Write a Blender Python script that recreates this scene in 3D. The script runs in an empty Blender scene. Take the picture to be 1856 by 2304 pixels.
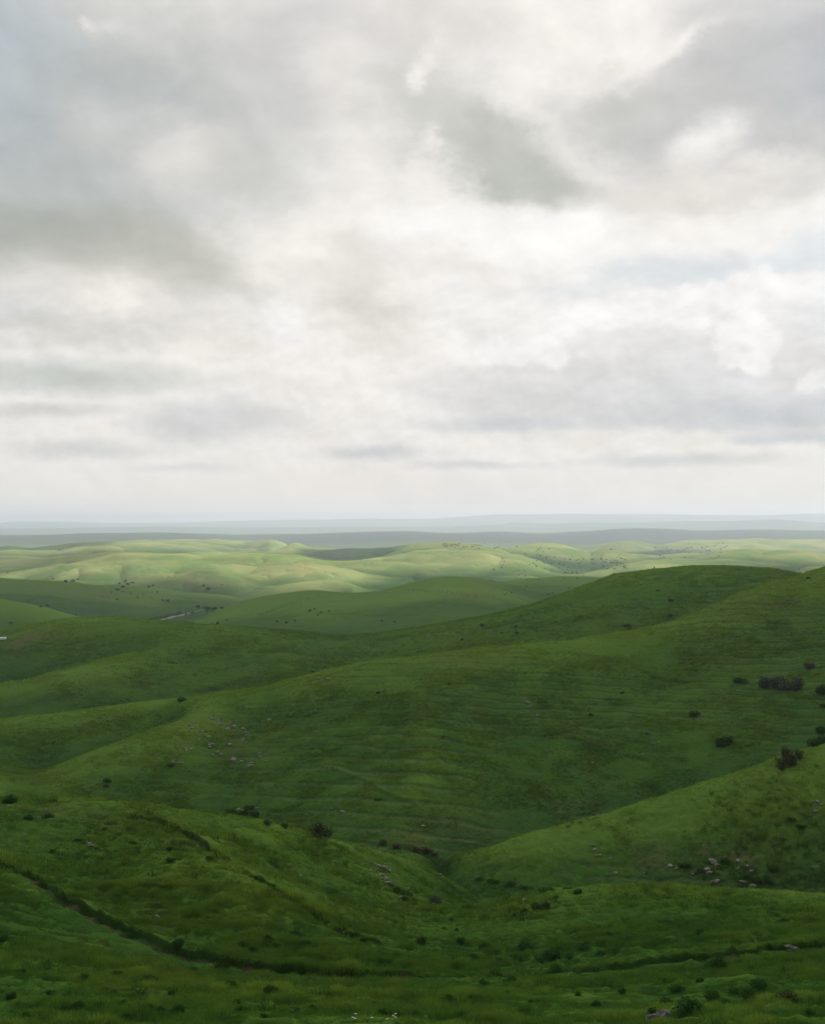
import bpy, math, random
import numpy as np
from mathutils import Vector

scene = bpy.context.scene
rng = np.random.default_rng(7)
random.seed(7)
R = math.radians

# ------------------------------------------------------------------ camera
F = 2650.0            # focal length in photograph pixels
CX, HY = 928.0, 1172.0  # column of the optical axis, row of the true horizon
cam_d = bpy.data.cameras.new('camera')
cam = bpy.data.objects.new('camera', cam_d)
scene.collection.objects.link(cam)
cam.location = (0, 0, 0)
cam.rotation_euler = (R(90), 0, 0)
cam_d.sensor_fit = 'VERTICAL'
cam_d.sensor_height = 24.0
cam_d.lens = F / 2304 * 24.0
cam_d.shift_y = (HY - 1152) / 2304
cam_d.clip_start = 0.1
cam_d.clip_end = 200000
scene.camera = cam

scene.cycles.use_denoising = True
scene.cycles.use_adaptive_sampling = False
scene.cycles.volume_bounces = 2
scene.cycles.max_bounces = 8
scene.cycles.sample_clamp_indirect = 1.5
scene.cycles.sample_clamp_direct = 6.0
# ------------------------------------------------------------------ light
SUN_AZ, SUN_EL = R(48), R(33)     # azimuth to the right of the view, elevation
scene.view_settings.view_transform = 'Standard'
scene.view_settings.look = 'None'
scene.view_settings.exposure = 0.0
scene.view_settings.gamma = 1.0
scene.view_settings.use_curve_mapping = False
HAZE = 7.5e-5
GRASS_GAIN = 1.30
sun_d = bpy.data.lights.new('sun', 'SUN')
sun_d.energy = 5.0
sun_d.angle = R(0.6)
sun_d.color = (1.0, 0.95, 0.86)
sun = bpy.data.objects.new('sun', sun_d)
scene.collection.objects.link(sun)
sdir = Vector((math.sin(SUN_AZ) * math.cos(SUN_EL), math.cos(SUN_AZ) * math.cos(SUN_EL), math.sin(SUN_EL)))
sun.rotation_euler = sdir.to_track_quat('Z', 'Y').to_euler()
sun.location = sdir * 300

def lin(c):
    return tuple(((v / 255.0) / 12.92 if v / 255.0 <= 0.04045 else ((v / 255.0 + 0.055) / 1.055) ** 2.4) for v in c)

# node helper -----------------------------------------------------------
class NT:
    def __init__(s, tree):
        s.t = tree
        s.n = tree.nodes
        s.l = tree.links
    def link(s, a, b):
        s.l.new(a, b)
    def put(s, sock, v):
        if hasattr(v, 'is_linked') or hasattr(v, 'links'):
            s.l.new(v, sock)
        elif v is not None:
            sock.default_value = v
    def math(s, op, a, b=None, c=None, clamp=False):
        n = s.n.new('ShaderNodeMath'); n.operation = op; n.use_clamp = clamp
        s.put(n.inputs[0], a)
        if b is not None: s.put(n.inputs[1], b)
        if c is not None: s.put(n.inputs[2], c)
        return n.outputs[0]
    def vmath(s, op, a, b=None, out=0):
        n = s.n.new('ShaderNodeVectorMath'); n.operation = op
        s.put(n.inputs[0], a)
        if b is not None: s.put(n.inputs[1], b)
        return n.outputs[out]
    def noise(s, vec, scale, detail=4, rough=0.5, dist=0.0, out='Fac'):
        n = s.n.new('ShaderNodeTexNoise')
        s.put(n.inputs['Vector'], vec)
        n.inputs['Scale'].default_value = scale
        n.inputs['Detail'].default_value = detail
        n.inputs['Roughness'].default_value = rough
        n.inputs['Distortion'].default_value = dist
        return n.outputs[out]
    def maprange(s, v, a, b, c=0.0, d=1.0, interp='SMOOTHSTEP'):
        n = s.n.new('ShaderNodeMapRange'); n.interpolation_type = interp
        s.put(n.inputs[0], v)
        for i, x in enumerate((a, b, c, d)): n.inputs[i + 1].default_value = x
        return n.outputs[0]
    def mix(s, f, a, b, blend='MIX'):
        n = s.n.new('ShaderNodeMix'); n.data_type = 'RGBA'; n.blend_type = blend
        s.put(n.inputs[0], f)
        for k, v in ((6, a), (7, b)):
            if isinstance(v, tuple): n.inputs[k].default_value = (*v[:3], 1)
            else: s.l.new(v, n.inputs[k])
        return n.outputs[2]
    def combine(s, x, y, z):
        n = s.n.new('ShaderNodeCombineXYZ')
        for i, v in enumerate((x, y, z)): s.put(n.inputs[i], v)
        return n.outputs[0]
    def sep(s, v):
        n = s.n.new('ShaderNodeSeparateXYZ'); s.l.new(v, n.inputs[0]); return n.outputs

# ------------------------------------------------------------------ sky
world = bpy.data.worlds.new('World')
scene.world = world
world.use_nodes = True
w = NT(world.node_tree)
for n in list(w.n): w.n.remove(n)
wout = w.n.new('ShaderNodeOutputWorld')
bg = w.n.new('ShaderNodeBackground')
BG = 0.1
bg.inputs[1].default_value = BG
w.link(bg.outputs[0], wout.inputs[0])
sky = w.n.new('ShaderNodeTexSky')
sky.sky_type = 'NISHITA'
sky.sun_disc = False
sky.sun_elevation = SUN_EL
sky.sun_rotation = SUN_AZ
sky.altitude = 300
sky.air_density = 1.0
sky.dust_density = 1.5
tc = w.n.new('ShaderNodeTexCoord')
dirv = tc.outputs['Generated']
dx, dy, dz = w.sep(dirv)
az = w.math('ARCTAN2', dx, dy)
el = w.math('ARCSINE', dz)
# flat cloud-sheet coordinates: clouds shrink towards the horizon
den = w.math('ADD', w.math('MAXIMUM', dz, 0.0), 0.10)
sheet = w.combine(w.math('DIVIDE', dx, den), w.math('DIVIDE', dy, den), 0.0)
ang = w.combine(az, el, 0.0)
ang_iso = w.combine(az, w.math('MULTIPLY', el, 1.5), 0.0)
# the clouds' edges: wander broadly and billow finely
n1 = w.noise(ang_iso, 7.0, 3, 0.5, 0.3, 'Color')
n2 = w.noise(ang_iso, 24.0, 7, 0.66, 0.0, 'Color')
wob1 = w.vmath('SUBTRACT', n1, (0.5, 0.5, 0.5))
wob2 = w.vmath('SUBTRACT', n2, (0.5, 0.5, 0.5))
def scaled(v, k):
    n = w.n.new('ShaderNodeVectorMath'); n.operation = 'MULTIPLY'
    w.link(v, n.inputs[0]); n.inputs[1].default_value = k
    return n.outputs[0]
soft = w.vmath('ADD', w.vmath('ADD', ang, scaled(wob1, (0.11, 0.08, 0))), scaled(wob2, (0.055, 0.042, 0)))
puff = w.vmath('ADD', w.vmath('ADD', ang, scaled(wob1, (0.03, 0.025, 0))), scaled(wob2, (0.042, 0.036, 0)))
n3 = w.noise(ang, 70.0, 5, 0.6, 0.0, 'Color')
wob3 = w.vmath('SUBTRACT', n3, (0.5, 0.5, 0.5))
cumu = w.vmath('ADD', w.vmath('ADD', ang, scaled(wob2, (0.020, 0.018, 0))), scaled(wob3, (0.016, 0.014, 0)))
flat = w.vmath('ADD', w.vmath('ADD', ang, scaled(wob1, (0.08, 0.010, 0))), scaled(wob2, (0.06, 0.013, 0)))

def azel(px, py):
    a = math.atan2(px - CX, F)
    e = math.atan2((HY - py) / F * math.cos(a), 1.0)
    return a, e

CL = {}
def C(v, db=0, dr=0):
    return lin((v + dr, v, v + db))
# (space, cx, cy, rx, ry, rot deg, inner, colour sRGB, amount)
BASE = (244, 242, 239)
CLOUDS = [
 # broad tones
 ('soft', 250, 300, 800, 440, 0, 0.25, (199, 201, 200), 1.0),
 ('soft', 60, 330, 380, 460, 0, 0.0, (182, 188, 189), .95),
 ('soft', -60, 60, 220, 330, 0, 0.0, (178, 189, 199), .8),
 ('soft', 120, 540, 470, 120, 6, 0.25, (170, 175, 169), .9),
 ('soft', 430, 575, 470, 95, 3, 0.2, (188, 189, 182), .9),
 ('soft', 680, 100, 330, 220, 0, 0.0, (203, 203, 204), .85),
 ('soft', 300, 180, 300, 130, 0, 0.0, (182, 188, 188), .8),
 ('soft', 1000, 60, 260, 160, 0, 0, (222, 219, 216), .8),
 ('soft', 1720, 130, 430, 240, 18, 0.2, (197, 198, 200), .97),
 ('soft', 1850, 170, 190, 210, 0, 0.0, (184, 190, 197), .85),
 ('soft', 1450, 250, 340, 115, 12, 0.15, (199, 200, 199), .92),
 ('soft', 1160, 375, 350, 110, -14, 0.2, (190, 193, 188), .97),
 ('soft', 960, 240, 170, 120, 0, 0.0, (203, 204, 201), .75),
 ('soft', 1500, 420, 340, 80, 4, 0.0, (211, 208, 204), .75),
 ('soft', 1800, 330, 200, 130, 0, 0.0, (200, 200, 201), .85),
 # light gaps and lit lumps
 ('soft', 770, 170, 120, 130, 0, 0.0, (230, 228, 225), .8),
 ('soft', 810, 330, 130, 130, 0, 0.0, (237, 235, 232), .9),
 ('soft', 790, 480, 150, 130, 0, 0.0, (238, 236, 233), .8),
 ('puff', 420, 345, 170, 95, 8, 0.0, (225, 223, 219), .9),
 ('puff', 240, 270, 120, 70, 0, 0.0, (206, 207, 207), .8),
 ('puff', 205, 45, 26, 20, 0, 0.0, (228, 224, 221), .9),
 ('puff', 255, 40, 36, 22, 20, 0.0, (218, 217, 215), .8),
 ('puff', 945, 185, 36, 40, 0, 0.0, (243, 241, 238), .9),
 ('puff', 968, 140, 34, 44, 0, 0.0, (241, 239, 236), .9),
 ('puff', 990, 95, 34, 40, 0, 0.0, (236, 234, 231), .8),
 ('puff', 945, 365, 30, 36, 0, 0.0, (239, 237, 233), .9),
 ('puff', 968, 320, 30, 38, 0, 0.0, (240, 238, 234), .9),
 ('puff', 1390, 130, 190, 70, 28, 0.0, (245, 243, 240), .9),
 ('puff', 1540, 85, 110, 26, 30, 0.0, (243, 241, 238), .9),
 ('puff', 1450, 30, 70, 70, 0, 0.0, (242, 240, 239), .8),
 ('puff', 1370, 160, 50, 22, 15, 0.0, (228, 226, 222), .8),
 ('puff', 1590, 320, 120, 62, 14, 0.05, (247, 246, 243), .95),
 ('soft', 1650, 400, 330, 50, 6, 0.0, (238, 236, 232), .8),
 # bright belt
 ('soft', 1150, 530, 480, 110, 0, 0.25, (251, 250, 249), .97),
 ('soft', 1750, 500, 260, 80, 12, 0.1, (247, 246, 244), .9),
 ('soft', 680, 560, 240, 130, -10, 0.1, (244, 242, 238), .9),
 ('soft', 1250, 700, 620, 150, 0, 0.1, (243, 242, 241), .85),
 ('soft', 1560, 590, 260, 52, -4, 0.0, (224, 231, 237), .75),
 ('soft', 1810, 560, 140, 50, 0, 0.0, (229, 235, 240), .8),
 ('soft', 830, 690, 200, 120, -25, 0.0, (222, 219, 213), .85),
 ('soft', 1000, 600, 140, 60, 0, 0.0, (234, 231, 226), .7),
 # left, lower
 ('flat', 160, 660, 430, 110, 0, 0.1, (231, 228, 224), .8),
 ('puff', 275, 665, 110, 68, 0, 0.1, (245, 243, 238), .9),
 ('soft', 10, 720, 160, 110, 0, 0.0, (204, 210, 214), .85),
 ('soft', 200, 760, 330, 70, 8, 0.0, (212, 211, 207), .85),
 ('flat', 140, 848, 380, 50, -2, 0.15, (196, 201, 197), .95),
 ('puff', 640, 735, 70, 60, 0, 0.0, (248, 247, 247), .9),
 ('puff', 500, 790, 150, 60, 0, 0.0, (238, 235, 230), .85),
 ('flat', 480, 945, 300, 58, 0, 0.15, (212, 213, 214), .95),
 ('flat', 80, 920, 260, 22, 0, 0.0, (214, 213, 211), .85),
 ('puff', 220, 975, 60, 32, 0, 0.0, (243, 239, 233), .85),
 ('flat', 200, 1012, 240, 30, 0, 0.0, (214, 214, 214), .9),
 ('flat', 420, 1050, 150, 16, 0, 0.0, (221, 221, 222), .8),
 ('flat', 830, 1018, 190, 22, 0, 0.0, (207, 209, 213), .9),
 ('puff', 720, 975, 90, 26, 0, 0.0, (242, 239, 233), .8),
 # right cumulus bank: far heads first, each a heap of lobes with a greyer foot
 ('soft', 1560, 780, 470, 120, 2, 0.2, (231, 231, 232), .9),
 ('flat', 1500, 610, 240, 46, 0, 0.1, (219, 226, 232), .8),
 ('flat', 1800, 590, 200, 36, 0, 0.1, (222, 229, 235), .8),
 ('flat', 1300, 655, 160, 36, 0, 0.0, (226, 230, 234), .7),
 ('cumu', 1560, 680, 46, 41, 0, 0.50, (250, 250, 251), .92),
 ('cumu', 1610, 668, 40, 36, 0, 0.50, (250, 250, 251), .92),
 ('cumu', 1660, 655, 50, 45, 0, 0.50, (250, 250, 251), .92),
 ('cumu', 1710, 640, 52, 46, 0, 0.50, (250, 250, 251), .92),
 ('cumu', 1765, 652, 46, 41, 0, 0.50, (250, 250, 251), .92),
 ('cumu', 1820, 650, 44, 39, 0, 0.50, (250, 250, 251), .92),
 ('cumu', 1870, 655, 50, 45, 0, 0.50, (250, 250, 251), .92),
 ('puff', 1700, 710, 210, 50, 0, 0.0, (235, 235, 237), 0.95),
 ('puff', 1850, 730, 120, 60, 0, 0.0, (230, 231, 234), 0.90),
 ('cumu', 1270, 725, 40, 36, 0, 0.50, (248, 248, 248), .92),
 ('cumu', 1320, 705, 38, 34, 0, 0.50, (248, 248, 248), .92),
 ('cumu', 1370, 712, 42, 37, 0, 0.50, (248, 248, 248), .92),
 ('cumu', 1420, 700, 42, 37, 0, 0.50, (248, 248, 248), .92),
 ('cumu', 1475, 695, 48, 43, 0, 0.50, (248, 248, 248), .92),
 ('cumu', 1530, 700, 50, 45, 0, 0.50, (248, 248, 248), .92),
 ('cumu', 1570, 725, 44, 39, 0, 0.50, (248, 248, 248), .92),
 ('puff', 1420, 770, 230, 62, 4, 0.0, (229, 229, 230), 0.95),
 ('puff', 1560, 780, 90, 50, 0, 0.0, (226, 226, 228), 0.80),
 ('cumu', 1030, 760, 26, 23, 0, 0.50, (245, 244, 243), .92),
 ('cumu', 1050, 800, 40, 36, 0, 0.50, (245, 244, 243), .92),
 ('puff', 1030, 850, 90, 40, 0, 0.0, (236, 235, 232), 0.70),
 ('flat', 1200, 890, 330, 95, 0, 0.30, (223, 223, 224), .92),
 ('flat', 1560, 880, 440, 105, 0, 0.25, (220, 221, 223), .92),
 ('puff', 1380, 840, 160, 50, 10, 0.0, (225, 225, 225), .8),
 ('cumu', 1095, 795, 34, 30, 0, 0.50, (250, 250, 250), .85),
 ('cumu', 1130, 790, 42, 37, 0, 0.50, (250, 250, 250), .85),
 ('cumu', 1180, 785, 46, 41, 0, 0.50, (250, 250, 250), .85),
 ('cumu', 1225, 780, 40, 36, 0, 0.50, (250, 250, 250), .85),
 ('cumu', 1255, 805, 34, 30, 0, 0.50, (250, 250, 250), .85),
 ('puff', 1180, 850, 130, 34, 0, 0.0, (229, 229, 228), 0.85),
 ('cumu', 1640, 755, 44, 39, 0, 0.50, (250, 250, 250), .92),
 ('cumu', 1680, 742, 52, 46, 0, 0.50, (250, 250, 250), .92),
 ('cumu', 1712, 770, 46, 41, 0, 0.50, (250, 250, 250), .92),
 ('cumu', 1700, 815, 44, 39, 0, 0.50, (250, 250, 250), .92),
 ('cumu', 1640, 800, 36, 32, 0, 0.50, (250, 250, 250), .92),
 ('puff', 1628, 800, 44, 40, 0, 0.0, (232, 232, 233), 0.70),
 ('puff', 1650, 870, 50, 30, 0, 0.0, (226, 227, 229), 0.70),
 ('cumu', 1820, 870, 34, 30, 0, 0.50, (247, 247, 248), .92),
 ('cumu', 1860, 860, 40, 36, 0, 0.50, (247, 247, 248), .92),
 ('puff', 1840, 900, 70, 26, 0, 0.0, (226, 228, 231), 0.80),
 ('flat', 1740, 935, 330, 62, 0, 0.1, (208, 212, 217), .92),
 ('flat', 1150, 955, 310, 26, 0, 0.1, (213, 216, 220), .88),
 ('flat', 1480, 945, 260, 30, 0, 0.0, (213, 216, 219), .8),
 # small low clouds
 ('puff', 1080, 990, 60, 20, 0, 0.1, (241, 239, 230), .85),
 ('puff', 1320, 1005, 60, 28, 25, 0.1, (241, 239, 231), .85),
 ('puff', 1560, 990, 70, 32, 0, 0.2, (243, 241, 234), .9),
 ('puff', 1680, 1030, 50, 20, 0, 0.1, (240, 237, 230), .85),
 ('puff', 990, 1015, 40, 14, 0, 0.1, (238, 236, 230), .8),
 ('flat', 1500, 1035, 330, 18, 0, 0.1, (217, 218, 220), .9),
 ('flat', 1050, 1045, 200, 16, 0, 0.1, (213, 214, 217), .9),
 ('flat', 1780, 985, 200, 20, 0, 0.1, (208, 214, 219), .8),
 # glow above the horizon
 ('flat', 928, 1130, 1900, 62, 0, 0.3, (243, 236, 229), .85),
]
col = lin(BASE)
col = tuple(v / BG for v in col)
wn = w.mix(0.0, col, col)
# behind the camera and overhead: broken cloud, darkened behind to weaken the light from there
nsheet = w.noise(sheet, 1.3, 5, 0.55)
wn = w.mix(w.maprange(nsheet, 0.40, 0.66), wn, tuple(v / BG for v in lin((206, 208, 210))))
back = w.maprange(w.math('ABSOLUTE', az), 1.2, 2.3, 0.0, 0.92)
wn = w.mix(back, wn, w.mix(w.maprange(nsheet, 0.3, 0.7), tuple(v / BG for v in lin((150, 154, 158))), tuple(v / BG for v in lin((112, 118, 124)))))
veil = w.vmath('DOT_PRODUCT', dirv, tuple(sdir), out='Value')
wn = w.mix(w.maprange(veil, 0.90, 1.0, 0.0, 0.9), wn, (30.0, 28.5, 26.0))
front = w.maprange(w.math('ABSOLUTE', az), 0.42, 0.75, 1.0, 0.0)
SP = {'cumu': cumu, 'soft': soft, 'puff': puff, 'flat': flat}
wall = w.mix(0.0, col, col)
SPACES = {}
def space(sp, ratio, rot):
    '''one wandering sky space, turned and squeezed so that a cloud of this shape becomes round in it'''
    ratio = min((1, 1.6, 2.5, 4, 7, 12), key=lambda q: abs(math.log(q / ratio)))
    rot = 0 if ratio < 1.5 and sp != 'puff' else min((0, 27, -25), key=lambda q: abs(q - rot))
    k = (sp, ratio, rot)
    if k not in SPACES:
        m = w.n.new('ShaderNodeMapping'); m.vector_type = 'TEXTURE'
        w.link(SP[sp], m.inputs['Vector'])
        m.inputs['Rotation'].default_value = (0, 0, R(rot))
        m.inputs['Scale'].default_value = (1, 1 / ratio, 1)
        SPACES[k] = m.outputs[0]
    return SPACES[k], ratio, R(rot)
def into(a, e, ratio, rot):
    c, s_ = math.cos(-rot), math.sin(-rot)
    return (a * c - e * s_, (a * s_ + e * c) * ratio, 0)
for sp, cx, cy, rx, ry, rot, inner, c, amt in CLOUDS:
    a, e = azel(cx, cy)
    ra = rx / ry
    if ra < .62: rx, ry, ra, rot = ry, rx, 1 / ra, (rot + 90 if rot < 0 else rot - 90)
    if abs(rot) > 50: rx = ry = math.sqrt(rx * ry); ra = 1; rot = 0
    vec, ratio, rr_ = space(sp, ra, rot)
    r_ = math.sqrt(rx * ry * ratio) / F          # same area
    ln = w.vmath('DISTANCE', vec, into(a, e, ratio, rr_), out='Value')
    f = w.maprange(ln, inner * r_, r_ * 1.12, amt, 0.0)
    wall = w.mix(f, wall, tuple(v / BG for v in lin(c)))
wn = w.mix(front, wn, wall)
# fine relief in the cloud
tex = w.noise(ang_iso, 9.0, 9, 0.62, 0.6)
tex2 = w.noise(w.combine(az, w.math('MULTIPLY', el, 3.5), 0.0), 22.0, 5, 0.55, 0.2)
bil = w.math('SUBTRACT', w.noise(ang_iso, 13.0, 8, .58, .3), w.noise(w.vmath('ADD', ang_iso, (.009, .020, 0)), 13.0, 8, .58, .3))
bil2 = w.math('SUBTRACT', w.noise(ang_iso, 34.0, 6, .6, .2), w.noise(w.vmath('ADD', ang_iso, (.004, .009, 0)), 34.0, 6, .6, .2))
low = w.maprange(el, .02, .09, 0.25, 1.0)
low2 = w.math('MULTIPLY', w.maprange(el, .025, .06, 0.2, 1.0), w.maprange(el, .16, .26, 1.0, .12))
rel = w.math('ADD', w.maprange(tex, 0.25, 0.75, 0.96, 1.11, 'LINEAR'),
             w.math('MULTIPLY', w.math('SUBTRACT', tex2, 0.5), 0.05))
rel = w.math('ADD', rel, w.math('MULTIPLY', w.math('MULTIPLY', bil, .30), low))
rel = w.math('ADD', rel, w.math('MULTIPLY', w.math('MULTIPLY', bil2, .26), low2))
wn = w.mix(1.0, wn, w.combine(rel, rel, rel), 'MULTIPLY')
wn = w.mix(1.0, wn, (1.012, 1.0, .975), "MULTIPLY")
# thin places let the blue through
gap = w.noise(ang_iso, 5.0, 4, 0.5)
wn = w.mix(w.maprange(gap, 0.50, 0.75, 0.0, 0.08), wn, sky.outputs[0])
# below the horizon: no light comes up
w.link(wn, bg.inputs[0])

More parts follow.
